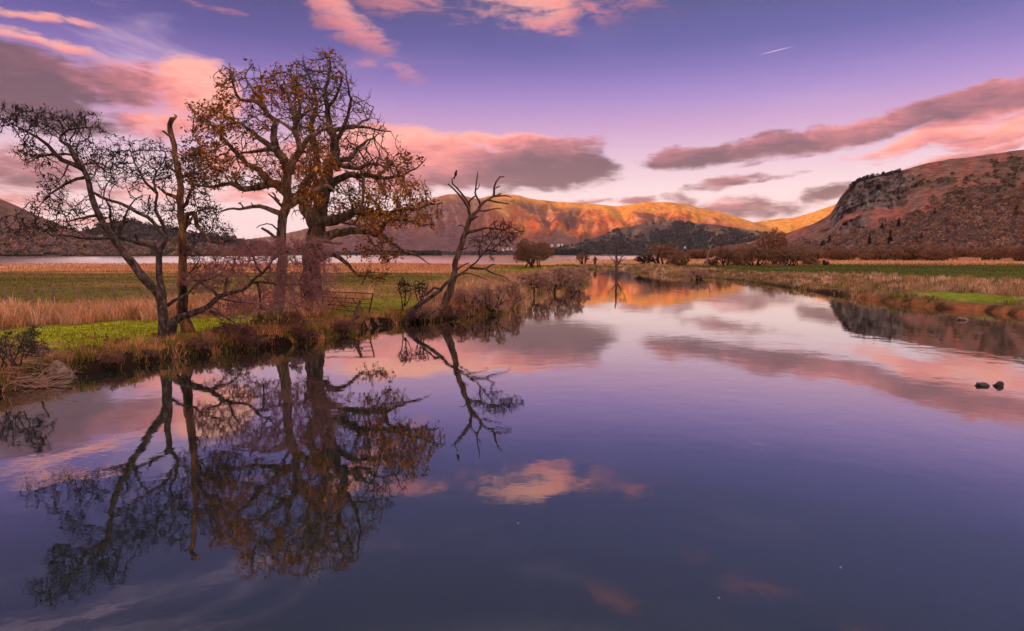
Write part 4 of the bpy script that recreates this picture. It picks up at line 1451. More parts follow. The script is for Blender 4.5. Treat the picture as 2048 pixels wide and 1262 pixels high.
# --- low arching thorn with red twigs
t = Tree(25.6, 105, 0.03)
t.limb([(340, 672), (346, 650), (356, 636), (371, 629), (398, 620), (420, 611), (437, 595), (451, 589), (477, 582), (500, 569), (508, 560), (526, 547), (540, 529), (549, 510)],
       0.21, 0.025, 0, 1.6, 0.7, lump=0.12)
t.limb([(420, 622), (444, 631), (466, 644), (478, 660)], 0.08, 0.02, 0.5, 0.2)
t.limb([(438, 597), (425, 580), (410, 572), (398, 565), (380, 560)], 0.08, 0.015, 0.7, 1.4)
t.limb([(334, 612), (353, 600), (371, 591), (384, 578), (398, 564), (426, 558), (445, 548)], 0.08, 0.02, -0.3, 0.8)
t.limb([(504, 566), (530, 566), (560, 567), (600, 570)], 0.06, 0.015, 1.2, 2.2)
t.limb([(515, 566), (521, 590), (522, 618)], 0.06, 0.04, 1.2, 1.2)
t.limb([(526, 548), (510, 530), (500, 505), (495, 488)], 0.05, 0.012, 1.3, 0.6)
t.limb([(450, 590), (452, 560), (470, 530), (465, 505)], 0.06, 0.012, 0.8, 1.8)
t.limb([(545, 520), (570, 505), (600, 495), (630, 490)], 0.05, 0.012, 1.5, 2.5)
t.limb([(440, 597), (480, 605), (515, 607)], 0.04, 0.012, 0.7, 0.2)
t.grow([(470, 520, 75, 34, 1.2, 1.4), (560, 505, 70, 36, 1.8, 1.4), (630, 500, 45, 34, 2.4, 1.2), (640, 560, 50, 50, 2.4, 1.2), (575, 555, 70, 38, 2, 1.4),
        (440, 550, 60, 34, 1, 1.3), (400, 560, 45, 34, 0.8, 1.0), (520, 600, 80, 30, 1.2, 1.3), (460, 625, 70, 22, 0.8, 1.0), (520, 500, 60, 26, 1.2, 1.2), (620, 600, 50, 26, 2.2, 1)],
       4200, step=0.14, di=2.4, dk=0.2, jitter=0.45, up=0.03)
tw = t.twigs(0.0115, 2.4, 0.05, spurs=3.2, spur_len=0.26)
thorn = t.build("thorn_tree", "low arching tree with a haze of fine red twigs below the oaks", "tree", M["alder_bark"], M["twig_red"], tw=tw)

# --- dead leaning tree where the bird sits
t = Tree(40.0, 106, 0.04)
t.limb([(884, 621), (889, 606), (898, 586), (908, 552), (911, 529), (916, 508), (924, 484), (930, 469), (937, 448), (941, 432)], 0.29, 0.15, 0, 0, 0.5, lump=0.16, grow=False)
t.limb([(941, 434), (937, 419), (926, 401), (911, 382), (894, 367)], 0.12, 0.04, 0, -0.6, grow=False)
t.limb([(938, 420), (939, 408), (924, 388), (905, 367), (904, 360), (911, 353)], 0.09, 0.035, 0, 0.5, grow=False)
t.limb([(941, 434), (953, 424), (968, 403), (987, 393), (1003, 386)], 0.13, 0.04, 0, 0.6, grow=False)
t.limb([(987, 394), (988, 385), (986, 377), (994, 359), (1002, 351), (1008, 353)], 0.09, 0.035, 0.4, 0.2, grow=False)
t.limb([(962, 412), (957, 400), (950, 390), (951, 377), (953, 360), (953, 343)], 0.09, 0.03, 0.2, -0.4, grow=False)
t.limb([(951, 380), (957, 375), (960, 368)], 0.04, 0.025, 0, 0.2, grow=False)
t.limb([(939, 412), (943, 398), (949, 393)], 0.06, 0.05, 0.1, -0.2, grow=False)
t.limb([(975, 400), (984, 402), (1000, 404), (1017, 407)], 0.07, 0.035, 0.3, -0.8, grow=False)
t.limb([(990, 393), (1005, 391), (1021, 395)], 0.06, 0.03, 0.4, 0.9, grow=False)
t.limb([(988, 380), (992, 375), (998, 374)], 0.045, 0.03, 0.3, 0.5, grow=False)
t.limb([(957, 421), (972, 421), (987, 418), (1002, 416)], 0.06, 0.025, 0.2, -0.5, grow=False)
t.limb([(938, 442), (947, 436), (955, 433)], 0.1, 0.07, 0, -0.5, grow=False)
t.limb([(934, 462), (928, 455), (922, 450), (919, 452)], 0.06, 0.03, 0, -0.4, grow=False)
t.limb([(932, 467), (937, 465), (963, 459), (989, 457), (1007, 461), (1018, 466)], 0.12, 0.025, 0, -0.9)
t.limb([(921, 498), (927, 497), (934, 496)], 0.06, 0.03, 0, -0.4, grow=False)
t.limb([(908, 545), (918, 535), (930, 527), (938, 524)], 0.07, 0.03, 0, -0.8, grow=False)
t.grow([(1015, 455, 36, 14, -0.8, 0.9), (1030, 468, 24, 12, -0.8, 0.7), (1000, 445, 24, 12, -0.6, 0.7)], 420, step=0.16, di=2.2, dk=0.25, jitter=0.4, up=0.05)
tw = t.twigs(0.016, 2.4, 0.06, spurs=2.0, spur_len=0.3)
t.build("tree", "dead leaning tree with antler like branches rising from the bank", "tree", M["dead_wood"], M["twig_dark"], tw=tw)

# --- small leaning alder beside it
t = Tree(36.0, 107, 0.035)
t.limb([(812, 640), (824, 624), (840, 607), (872, 586), (890, 568), (911, 553), (937, 537), (958, 518), (968, 505), (975, 494), (990, 478)], 0.16, 0.025, 0, 0.6, 0.8, lump=0.12)
t.limb([(960, 516), (958, 505), (960, 487), (968, 472)], 0.06, 0.015, 0.4, 0.2)
t.limb([(972, 500), (984, 500), (1000, 486), (1016, 478)], 0.06, 0.015, 0.5, 1.0)
t.limb([(940, 535), (955, 536), (971, 538), (985, 529), (990, 530)], 0.09, 0.03, 0.4, -0.3, grow=False)
t.limb([(971, 538), (985, 545), (1000, 550), (1022, 563)], 0.06, 0.02, 0, -0.8, grow=False)
t.limb([(880, 578), (868, 575), (850, 590), (838, 596)], 0.08, 0.04, 0.3, 0.7, grow=False)
t.limb([(915, 551), (930, 546), (950, 550), (975, 560)], 0.05, 0.02, 0.3, -0.5)
t.grow([(985, 475, 36, 20, 0.5, 1.1), (1012, 478, 28, 18, 0.6, 1), (962, 485, 28, 24, 0.3, 1), (985, 500, 34, 14, 0.5, 0.9)], 700, step=0.16, di=2.0, dk=0.24, jitter=0.4, up=0.05)
tw = t.twigs(0.015, 2.4, 0.06, spurs=2.2, spur_len=0.28)
t.build("alder_tree", "thin grey alder leaning right across the foot of the dead tree", "tree", M["alder_bark"], M["twig_dark"], tw=tw)


# ------------------------------------------------------------------ shrubs and distant bare trees
def bush(name, label, px, py, w, h, Y, n_attr, twig, bark, tip, group=None, stems=6, lean=0.0, low=0.25, spurs=1.5, tall=False, seed=0):
    """stems fanning out of one foot, fine branches filling a dome"""
    s = w / FPX * Y
    tip = max(tip, 0.00034 * Y)
    t = Tree(Y, 500 + seed, 0.012 * s)
    rg = t.rg
    for i in range(stems):
        f = (i + 0.5) / stems * 2 - 1 + rg.uniform(-0.2, 0.2)
        tx, ty = px + lean * w + f * w * 0.42, py - h * (0.45 + 0.35 * (1 - f * f)) * rg.uniform(0.7, 1.1)
        dd = rg.uniform(-0.4, 0.4) * s
        mid = (px + (tx - px) * rg.uniform(0.35, 0.6) + rg.uniform(-0.08, 0.08) * w, py - (py - ty) * rg.uniform(0.3, 0.55))
        o = rg.uniform(-0.1, 0.1) if not tall else rg.uniform(-0.05, 0.05)
        t.limb([(px + (f * 0.12 + o) * w, py + 1), mid, (tx, ty)], tip * (3.2 if not tall else 5.0), tip * 1.2, rg.uniform(-0.1, 0.1) * s, dd, lump=0.1)
    lobes = [(px + lean * w, py - h * (0.42 + low / 2), w * 0.46, h * (0.42 - low / 2), 0, s * 0.4)]
    for k in range(7):
        a = rg.uniform(-0.42, 0.42)
        lobes.append((px + (lean + a) * w, py - h * rg.uniform(0.4, 0.84) * (1 - 0.9 * a * a), w * rg.uniform(0.1, 0.2), h * rg.uniform(0.16, 0.28), rg.uniform(-0.25, 0.25) * s, s * 0.2))
    t.grow(lobes, int(n_attr * 1.3), step=s * 0.032, di=s * 0.5, dk=s * 0.036, jitter=0.4, up=0.1, iters=34)
    tw = t.twigs(tip, 2.6, tip * 3.0, spurs=spurs * 1.5, spur_len=s * 0.065)
    return t.build(name, label, "tree" if tall else "bush", bark, twig, group, tw=tw, first="stem" if not tall else "trunk")


TF, SB = M["twig_far"], M["dead_wood"]
bush("willow_bush", "round brown willow standing alone in the meadow before the lake", 1066, 533, 84, 56, 150, 1100, TF, M["twig_dark"], 0.045, stems=9, low=0.1, spurs=2.5, seed=1)
bush("bush", "tiny bare bush against the lake beside the round willow", 1166, 526, 30, 24, 190, 200, TF, M["twig_dark"], 0.04, stems=5, seed=2)
bush("bush", "small forked twiggy stump before the lake near the dead tree", 1190, 524, 10, 13, 190, 30, TF, M["twig_dark"], 0.05, stems=3, seed=3, spurs=0.5)
bush("tree", "wide spreading bare tree with several trunks beyond the river's end", 1322, 530, 86, 46, 190, 480, TF, M["twig_dark"], 0.035, stems=6, low=0.3, tall=True, seed=4)
bush("bush", "dark low bush at the foot of the wide bare tree", 1290, 529, 40, 24, 172, 300, M["twig_dark"], M["twig_dark"], 0.04, stems=6, low=0.0, seed=5)
bush("bush", "dark leaning bush between the bare pole and the willows", 1450, 531, 50, 42, 185, 500, TF, M["twig_dark"], 0.04, stems=6, low=0.2, seed=6)
bush("willow_bush", "brown willow with a taller crown second from the bare pole", 1514, 533, 64, 42, 180, 640, TF, M["twig_dark"], 0.042, stems=8, low=0.25, seed=7)
bush("willow_bush", "wide brown willow with twisted low trunk at the field's edge", 1582, 533, 74, 40, 180, 720, TF, M["twig_dark"], 0.042, stems=8, low=0.25, seed=8)
bush("tree", "pale tall bare tree rising behind the field edge willows", 1540, 526, 70, 72, 300, 700, TF, M["twig_dark"], 0.06, stems=5, low=0.3, tall=True, seed=9)
for i, (x_, y_, w_, h_, lb_) in enumerate([(1355, 531, 56, 24, "low ragged bush right beside the wide bare tree"), (1424, 532, 34, 17, "small low bush at the foot of the bare pole"),
                                           (1482, 534, 56, 30, "ragged bush between the dark leaning bush and the first willow"), (1549, 534, 60, 32, "ragged bush between the two field edge willows"),
                                           (1622, 532, 44, 18, "low bush trailing off beyond the twisted willow")]):
    bush("bush", lb_, x_, y_, w_, h_, 182 + 4 * i, 380, TF, M["twig_dark"], 0.042, group="low scrub at the field's edge", stems=8, low=-0.05, spurs=2.0, seed=140 + i)
bush("bush", "reddish twiggy bush overhanging the water at the grassy bank", 1395, 560, 52, 26, 100, 450, M["shrub_twig"], M["twig_dark"], 0.02, stems=8, low=0.0, seed=10)
thick = [(1625, 519, 60, 20, 360, "low willow thicket at the near end of the row below the crag"), (1680, 521, 86, 27, 340, "willow thicket second in the row below the crag"),
         (1752, 522, 90, 28, 330, "middle willow thicket of the row below the crag"), (1815, 521, 80, 32, 325, "rounded willow thicket beside the largest thicket"),
         (1872, 521, 110, 33, 320, "largest rounded willow thicket at the end of the row"), (1985, 517, 110, 24, 330, "flat willow thicket across the reed gap from the row"),
         (2046, 524, 50, 34, 300, "dark willow thicket cut off by the frame's edge")]
thick += [(1345, 517, 80, 17, 420, "low brown thicket behind the wide bare tree"), (1400, 517, 70, 20, 430, "low brown thicket behind the bare leaning pole"),
          (1470, 518, 90, 24, 400, "brown thicket behind the dark leaning bush"), (1545, 519, 90, 27, 390, "brown thicket filling the gap between the field edge willows"),
          (1600, 519, 70, 24, 380, "brown thicket just beyond the twisted low willow")]
for i, (x_, y_, w_, h_, Y_, lb_) in enumerate(thick):
    bush("willow_bush", lb_, x_, y_, w_, h_, Y_, 900, TF, M["twig_dark"], 0.075, group="willow thickets below the crag", stems=10, low=-0.1, spurs=2.2, seed=30 + i)

# dead tree standing at the river's end and a leaning bare pole
t = Tree(128, 201, 0.05)
t.limb([(1231, 549), (1233, 530), (1233, 505), (1233, 480)], 0.42, 0.12, 0, 0, 0.6, lump=0.15)
t.limb([(1233, 528), (1226, 520), (1218, 513)], 0.14, 0.06, 0, -1, grow=False)
t.limb([(1233, 532), (1240, 520), (1250, 505), (1254, 492)], 0.16, 0.05, 0, 1, grow=False)
t.limb([(1235, 530), (1245, 520), (1253, 515)], 0.12, 0.05, 0, -1, grow=False)
t.limb([(1218, 513), (1219, 508)], 0.06, 0.05, -1, -1, grow=False)
t.grow([(1246, 500, 16, 18, 0.5, 1.6)], 90, step=0.4, di=4, dk=0.6)
t.build("tree", "dead forked tree standing in the water at the river's end", "tree", M["dead_wood"], M["twig_dark"], tw=t.twigs(0.03, 2.3, 0.08, spurs=1, spur_len=0.5))
t = Tree(170, 202, 0.06)
t.limb([(1412, 531), (1415, 515), (1420, 500), (1423, 490)], 0.3, 0.18, 0, 0.5, lump=0.2)
t.build("tree", "pale bare leaning pole of a dead trunk in the meadow", "tree", M["post"], M["twig_dark"])

# dark uprooted stump in the straw field
t = Tree(185, 203, 0.1)
t.limb([(1656, 531), (1652, 527), (1648, 523), (1646, 521)], 0.75, 0.3, 0, -0.3, lump=0.3)
t.limb([(1652, 527), (1659, 524)], 0.4, 0.12, 0, 0.2, lump=0.3)
t.limb([(1648, 523), (1644, 524)], 0.2, 0.1, 0, 0.2, lump=0.3)
t.build("tree_stump", "dark uprooted stump lying in the straw coloured field", "stump", M["twig_dark"], M["twig_dark"], first="stump")

# bank shrubs on the left bank's point
shr = [(1120, 572, 96, 46, 66, "dark dense thicket overhanging the water where the river turns"), (1070, 575, 66, 40, 60, "pinkish brown thicket behind the dark gap in the bank"),
       (985, 622, 90, 62, 42, "large twiggy shrub at the bank's point beside the dead tree"), (940, 618, 70, 50, 41, "tangled shrub at the foot of the dead leaning tree"),
       (1024, 612, 56, 56, 46, "pinkish shrub at the tip of the bank"), (1148, 560, 66, 34, 80, "low dark shrub trailing toward the river's end"),
       (848, 634, 70, 26, 36.5, "low tangle of brambles under the leaning grey alder")]
for i, (x_, y_, w_, h_, Y_, lb_) in enumerate(shr):
    bush("shrub", lb_, x_, y_, w_, h_ * 0.88, Y_, 480, M["shrub_twig"], M["twig_dark"], 0.0004 * Y_ * 0.62, group="shrubs along the bank", stems=12, low=-0.2, spurs=2.6, seed=60 + i)
shr = [(560, 668, 120, 48, 29.0, "dark reddish bramble mound at the foot of the slender oak"), (466, 682, 90, 40, 26.5, "reddish bramble mound beside the arching tree's foot"),
       (650, 664, 90, 30, 31.5, "tangled bramble mound below the huge oak at the water")]
for i, (x_, y_, w_, h_, Y_, lb_) in enumerate(shr):
    bush("bramble_bush", lb_, x_, y_, w_, h_, Y_, 420, M["bramble"], M["twig_dark"], 0.0105, group="bramble mounds on the near bank", stems=12, low=-0.2, spurs=2.4, seed=80 + i)
for i, (x_, y_, w_, h_, lb_) in enumerate([(215, 738, 70, 30, "small bramble at the water beside the pointed boulder"), (292, 724, 60, 26, "small bramble over the water just before the alder trunk"),
                                           (398, 708, 80, 32, "bramble over the water behind the alder trunk"), (512, 697, 70, 28, "bramble over the water below the slender oak"),
                                           (604, 685, 80, 30, "bramble over the water between slender oak and huge oak"), (688, 668, 70, 26, "bramble over the water before the leaning post"),
                                           (905, 640, 70, 24, "bramble over the water at the dead tree's root")]):
    g_ = on_plane(x_, y_, 0.1)
    bush("bramble_bush", lb_, x_, y_ - 4, w_, h_, float(g_[1]) + 0.4, 200, M["bramble"], M["twig_dark"], 0.009, group="brambles along the water's edge", stems=9, low=-0.2, spurs=2.0, seed=160 + i)
for i, (x_, y_, w_, h_, Y_, lb_) in enumerate([(811, 611, 44, 60, 37, "bare sapling with curving stems in front of the meadow"), (842, 606, 34, 48, 37.5, "thin bare sapling between the curving sapling and the alder")]):
    bush("sapling", lb_, x_, y_, w_, h_, Y_, 150, M["twig_dark"], M["twig_dark"], 0.012, stems=4, low=0.2, spurs=1.2, seed=90 + i)

# conifers that stand out of the wood
def conifer(px, py, hpx, wpx, label, v=None):
    n = 0
    # find the hillside spot behind this pixel
    vs = np.linspace(0.02, 0.9, 120)
    P = CRAG.pos(np.full(120, float(px)), vs)
    yy = 631 - FPX * np.tan(np.arctan2(P[:, 2] - CAM_H, P[:, 1]) + PITCH)
    k = int(np.argmin(np.abs(yy - py)))
    b = P[k]
    d = math.hypot(b[0], b[1])
    H, W = hpx / FPX * d, wpx / FPX * d * 0.5
    root = empty("conifer_tree", b, label, "tree", "conifers on the hillside")
    mb = MB()
    tube(mb, [(b[0], b[1], b[2] - 1), (b[0], b[1], b[2] + H * 0.5), (b[0], b[1], b[2] + H)], [0.45, 0.3, 0.05], 6)
    mb.build("trunk", M["twig_dark"], root)
    mb = MB()
    rg = np.random.default_rng(int(px))
    m = 420
    f = rg.uniform(0.08, 1, m) ** 1.0
    rr = W * (1 - f) ** 0.8 * rg.uniform(0.4, 1.1, m) + 0.2
    a = rg.uniform(0, 2 * math.pi, m)
    o = np.stack([np.cos(a), np.sin(a), np.full(m, -0.25)], -1)
    c = np.array(b) + np.stack([np.zeros(m), np.zeros(m), f * H], -1)
    e = c + o * rr[:, None]
    sdv = np.stack([-np.sin(a), np.cos(a), np.zeros(m)], -1) * (0.35 * rr[:, None] + 0.25)
    up = np.array([0, 0, 0.5])
    v = np.stack([c * 0.5 + e * 0.5 + sdv + up, e, c * 0.5 + e * 0.5 - sdv + up, c], 1).reshape(-1, 3)
    col = np.repeat(np.array([(0.3, 0.16, 0.045) if "golden" in label else (0.03, 0.042, 0.03)]) * rg.uniform(0.5, 1.5, (m, 1)), 4, 0)
    mb.add(v, q=np.arange(m * 4).reshape(-1, 4), c=col)
    tag(mb.build("crown", M["wood_foliage"], root), kind="stuff")


for (x_, y_, h_, w_, lb_) in [(1746, 497, 27, 13, "dark conifer alone above the middle willow thicket"), (1804, 463, 24, 14, "upper dark conifer of the pair on the hillside"),
                              (1788, 496, 32, 17, "tall dark conifer below the hillside pair"), (1770, 468, 20, 16, "broad dark conifer beside the upper hillside conifer"),
                              (1662, 492, 20, 12, "dark conifer rising from the wood above the straw field"), (1648, 500, 18, 22, "squat dark evergreen at the wood's edge above the straw field"),
                              (1852, 487, 18, 12, "small dark conifer in the wood above the largest thicket"), (1876, 436, 16, 9, "lone dark conifer high in the brown wood"),
                              (2042, 440, 36, 14, "golden larch like conifer at the frame's edge on the hillside")]:
    conifer(x_, y_, h_, w_, lb_)


# ------------------------------------------------------------------ grass
def blades(mb, x, y, h, wdt, cols, rg, lean=0.35, zoff=-0.03):
    n = len(x)
    z = ground_h(x, y) + zoff
    b = np.stack([x, y, z], -1)
    a = rg.uniform(0, 2 * math.pi, n)
    ld = np.stack([np.cos(a), np.sin(a), np.zeros(n)], -1)
    ln = (rg.uniform(0.1, 1, n) * lean * h)[:, None]
    sdv = np.stack([-np.sin(a + rg.normal(0, 0.6, n)), np.cos(a), np.zeros(n)], -1)
    sdv = np.stack([np.cos(a + 1.3), np.sin(a + 1.3) * 0.5, np.zeros(n)], -1)
    sdv /= np.linalg.norm(sdv, axis=1, keepdims=True)
    hw = (np.broadcast_to(np.asarray(wdt, float), (n,)) * 0.5)[:, None]
    up = np.stack([np.zeros(n), np.zeros(n), h], -1)
    m = b + up * 0.55 + ld * ln * 0.35
    e = b + up + ld * ln - np.array([0, 0, 0.25]) * ln
    v = np.stack([b - sdv * hw, b + sdv * hw, m + sdv * hw * 0.7, m - sdv * hw * 0.7, e], 1).reshape(-1, 3)
    o = np.arange(n)[:, None] * 5
    q = o + np.array([[0, 1, 2, 3]])
    t = o + np.array([[3, 2, 4]])
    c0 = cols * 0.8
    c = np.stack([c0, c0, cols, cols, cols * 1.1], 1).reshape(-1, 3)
    mb.add(v, t=t, q=q, c=c)


def tussocks(mb, cx, cy, per, rad, h, wdt, cols, rg):
    """clumps of blades leaning outwards from each clump's heart"""
    n = len(cx)
    k = np.repeat(np.arange(n), per)
    m = len(k)
    a = rg.uniform(0, 2 * math.pi, m)
    d = np.abs(rg.normal(0, 0.5, m)) * np.asarray(rad)[k]
    x, y = cx[k] + np.cos(a) * d, cy[k] + np.sin(a) * d
    z = ground_h(x, y) - 0.03
    hh = np.asarray(h)[k] * rg.uniform(0.45, 1.1, m)
    ln = (0.15 + 0.75 * np.minimum(d / np.asarray(rad)[k], 1.4)) * hh * rg.uniform(0.5, 1.2, m)
    ld = np.stack([np.cos(a + rg.normal(0, 0.3, m)), np.sin(a), np.zeros(m)], -1)
    b = np.stack([x, y, z], -1)
    sdv = np.stack([np.ones(m), rg.normal(0, 0.4, m), np.zeros(m)], -1)
    sdv /= np.linalg.norm(sdv, axis=1, keepdims=True)
    hw = (np.broadcast_to(np.asarray(wdt, float), (n,))[k] * 0.5)[:, None]
    up = np.stack([np.zeros(m), np.zeros(m), hh], -1)
    mm = b + up * 0.62 + ld * ln[:, None] * 0.35
    e = b + up + ld * ln[:, None] - np.array([0, 0, 0.35]) * ln[:, None]
    v = np.stack([b - sdv * hw, b + sdv * hw, mm + sdv * hw * 0.8, mm - sdv * hw * 0.8, e], 1).reshape(-1, 3)
    o = np.arange(m)[:, None] * 5
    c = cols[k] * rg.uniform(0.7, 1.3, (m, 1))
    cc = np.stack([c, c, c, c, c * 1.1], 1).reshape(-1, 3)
    mb.add(v, t=o + np.array([[3, 2, 4]]), q=o + np.array([[0, 1, 2, 3]]), c=cc)


def blade_cols(stops, n, rg, x=None, y=None):
    c = np.array(stops)[rg.integers(0, len(stops), n)] * rg.uniform(0.7, 1.3, (n, 1))
    return c


rg = np.random.default_rng(77)
REED = [(0.8, 0.44, 0.25), (0.72, 0.37, 0.2), (0.62, 0.31, 0.14), (0.85, 0.54, 0.34), (0.42, 0.24, 0.1)]
# tall reeds by the fence on the left
n = 46000
x = rg.uniform(-52, -10.5, n)
y = reed_front(x) + rg.uniform(-0.2, 13.5, n) ** 1.0
cl = fbm(x * 0.9, y * 0.5, 4, 88)
keep = (rg.uniform(0, 1, n) < sstep(0.3, 0.6, cl) * 0.9 + 0.15) & (x < -10.5 - 0.0 * y) & (x / y > -1.05)
x, y, cl = x[keep], y[keep], cl[keep]
s_, side_ = river_sd(x, y)
k_ = (side_ < 0) & (s_ > 2.5)
x, y, cl = x[k_], y[k_], cl[k_]
mb = MB()
h = rg.uniform(0.4, 0.95, len(x)) * (0.65 + 0.7 * cl) * (0.75 + 0.25 * sstep(0, 3, y - reed_front(x)))
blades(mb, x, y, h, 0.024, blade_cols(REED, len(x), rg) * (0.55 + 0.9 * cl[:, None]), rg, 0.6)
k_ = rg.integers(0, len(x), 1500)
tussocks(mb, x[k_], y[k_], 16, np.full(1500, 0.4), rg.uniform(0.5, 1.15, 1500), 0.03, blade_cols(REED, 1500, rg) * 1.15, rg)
tag(mb.build("reeds", M["grass"]), "tall rusty reed grass in front of the post and wire fence", "reeds", kind="stuff")


def scatter(n, xr, yr, fn, seed):
    r_ = np.random.default_rng(seed)
    x = r_.uniform(*xr, n)
    y = yr[0] * (yr[1] / yr[0]) ** r_.uniform(0, 1, n)
    s, side = river_sd(x, y)
    k = r_.uniform(0, 1, n) < fn(x, y, s, side)
    return x[k], y[k], s[k], side[k], r_


# rough tussocks along the left bank edge
x, y, s, side, r_ = scatter(130000, (-24, 8), (12, 62), lambda x, y, s, d: (d < 0) * sstep(-0.05, 0.1, s) * sstep(2.4, 0.6, s) * (0.25 + 0.75 * sstep(0.32, 0.55, fbm(x * 0.8, y * 0.8, 3, 93))), 1)
mb = MB()
c_ = fbm(x * 0.5, y * 0.5, 3, 94)[:, None]
cols = blade_cols([(0.26, 0.17, 0.05), (0.4, 0.2, 0.09), (0.18, 0.16, 0.03), (0.5, 0.26, 0.13)], len(x), r_) * (0.5 + 1.0 * c_)
blades(mb, x, y, r_.uniform(0.12, 0.34, len(x)) * (0.6 + 0.8 * c_[:, 0]), 0.022, cols, r_, 1.0)
k_ = r_.integers(0, len(x), 1300)
tussocks(mb, x[k_], y[k_], 26, r_.uniform(0.2, 0.42, 1300), r_.uniform(0.2, 0.5, 1300), 0.022, cols[k_] * 1.6, r_)
tag(mb.build("grass", M["grass"]), "rough brown tussock grass hanging over the near bank", "grass", kind="stuff")

# short grass on the mown strip
x, y, s, side, r_ = scatter(110000, (-34, 4), (14, 36), lambda x, y, s, d: (d < 0) * sstep(1.0, 1.8, s) * sstep(0.4, -0.2, y - reed_front(x)) * (x / y > -1.0), 2)
mb = MB()
c_ = fbm(x * 0.4, y * 0.4, 4, 95)[:, None]
cols = blade_cols([(0.36, 0.36, 0.03), (0.28, 0.33, 0.03), (0.45, 0.4, 0.05), (0.42, 0.32, 0.08)], len(x), r_) * (0.15 + 1.6 * c_)
blades(mb, x, y, r_.uniform(0.05, 0.15, len(x)) * (0.5 + c_[:, 0]), 0.022, cols, r_, 0.9, -0.01)
tag(mb.build("grass", M["grass"]), "short bright green turf beneath the bare trees", "grass", kind="stuff")

# meadow grass on the left, mid distance
def fmeadow(x, y, s, d):
    rf = reed_front(x)
    return (d < 0) * sstep(1.5, 3, s) * ((y > rf + 12) | (x > -11)) * (y > 33) * (np.abs(x / y) < 0.95)


x, y, s, side, r_ = scatter(60000, (-110, 30), (33, 215), fmeadow, 3)
mb = MB()
G = ground_col(x, y, s, side)
G = G * r_.uniform(0.8, 1.35, (len(x), 1))
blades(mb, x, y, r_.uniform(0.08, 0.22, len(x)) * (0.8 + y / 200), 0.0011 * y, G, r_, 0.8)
tag(mb.build("grass", M["grass"]), "dull green meadow grass between the trees and the lake", "grass", kind="stuff")

# straw reeds before the lake
x, y, s, side, r_ = scatter(26000, (-190, 90), (110, 400), lambda x, y, s, d: (d < 0) * (s > 2) * (y < shore_y(x, y) + 4) * np.where(x < -0.05 * y, sstep(105, 125, y), sstep(165, 200, y)) * (np.abs(x / y) < 0.95), 4)
mb = MB()
cols = blade_cols(REED, len(x), r_) * 0.9
blades(mb, x, y, r_.uniform(0.25, 0.7, len(x)), 0.0009 * y, cols, r_, 0.5)
tag(mb.build("reeds", M["grass"]), "straw coloured reed strip along the near lake shore", "reeds", kind="stuff")

# right bank tussocks
def fright(x, y, s, d):
    lim = 12 + 24 * np.clip((110 - y) / 60, 0, 1)
    patch = sstep(1.0, 1.8, s) * sstep(6.5, 4.5, s) * sstep(43.5, 45.5, y) * sstep(56, 52, y)
    soil = (y < 47) * sstep(1.6, 1.0, s)
    return (d > 0) * sstep(0.1, 0.5, s) * sstep(lim + 2, lim - 2, s) * (0.2 + 0.8 * sstep(0.3, 0.55, fbm(x * 0.45, y * 0.3, 4, 97))) * (1 - patch) * (1 - soil) * (np.abs(x / y) < 0.95)


x, y, s, side, r_ = scatter(80000, (8, 100), (30, 180), fright, 5)
mb = MB()
RTONE = [(0.78, 0.46, 0.3), (0.66, 0.37, 0.2), (0.52, 0.3, 0.13), (0.36, 0.26, 0.09), (0.82, 0.54, 0.37), (0.28, 0.24, 0.06)]
cb = fbm(x * 0.12, y * 0.07, 3, 98)[:, None]
cols = blade_cols(RTONE, len(x), r_) * (0.35 + 0.9 * cb)
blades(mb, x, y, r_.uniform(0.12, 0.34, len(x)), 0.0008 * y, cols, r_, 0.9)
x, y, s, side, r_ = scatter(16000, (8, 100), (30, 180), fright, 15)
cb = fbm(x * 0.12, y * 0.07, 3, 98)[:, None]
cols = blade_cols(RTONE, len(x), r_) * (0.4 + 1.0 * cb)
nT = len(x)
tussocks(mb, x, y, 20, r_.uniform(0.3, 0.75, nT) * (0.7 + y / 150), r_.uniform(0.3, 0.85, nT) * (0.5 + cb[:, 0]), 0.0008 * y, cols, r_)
tag(mb.build("grass", M["grass"]), "pinkish tussock grass on the right river bank", "grass", kind="stuff")

x, y, s, side, r_ = scatter(60000, (30, 260), (60, 215), lambda x, y, s, d: (d > 0) * (x / y < 0.95) * sstep(-1, 3, s - 12 - 24 * np.clip((110 - y) / 60, 0, 1)), 16)
mb = MB()
cf = fbm(x * 0.03, y * 0.1, 4, 44)[:, None]
cols = blade_cols([(0.12, 0.125, 0.035), (0.15, 0.135, 0.04), (0.085, 0.1, 0.025), (0.22, 0.15, 0.06)], len(x), r_) * (0.5 + 0.9 * cf)
blades(mb, x, y, r_.uniform(0.08, 0.2, len(x)) * (0.8 + y / 200), 0.0011 * y, cols, r_, 0.8)
tag(mb.build("grass", M["grass"]), "dark green field grass below the willow thickets", "grass", kind="stuff")

# far straw beds on the right
x, y, s, side, r_ = scatter(42000, (20, 620), (180, 640), lambda x, y, s, d: (d > 0) * (s > 2) * (y < shore_y(x, y)) * (x / y < 0.95) * (0.25 + 0.75 * sstep(0.42, 0.58, fbm(x * 0.012, y * 0.05, 4, 99))), 6)
mb = MB()
cols = blade_cols(REED, len(x), r_)
blades(mb, x, y, r_.uniform(0.3, 1.0, len(x)), 0.0009 * y, cols, r_, 0.5)
tag(mb.build("reeds", M["grass"]), "pale straw beds below the willow thickets", "reeds", kind="stuff")

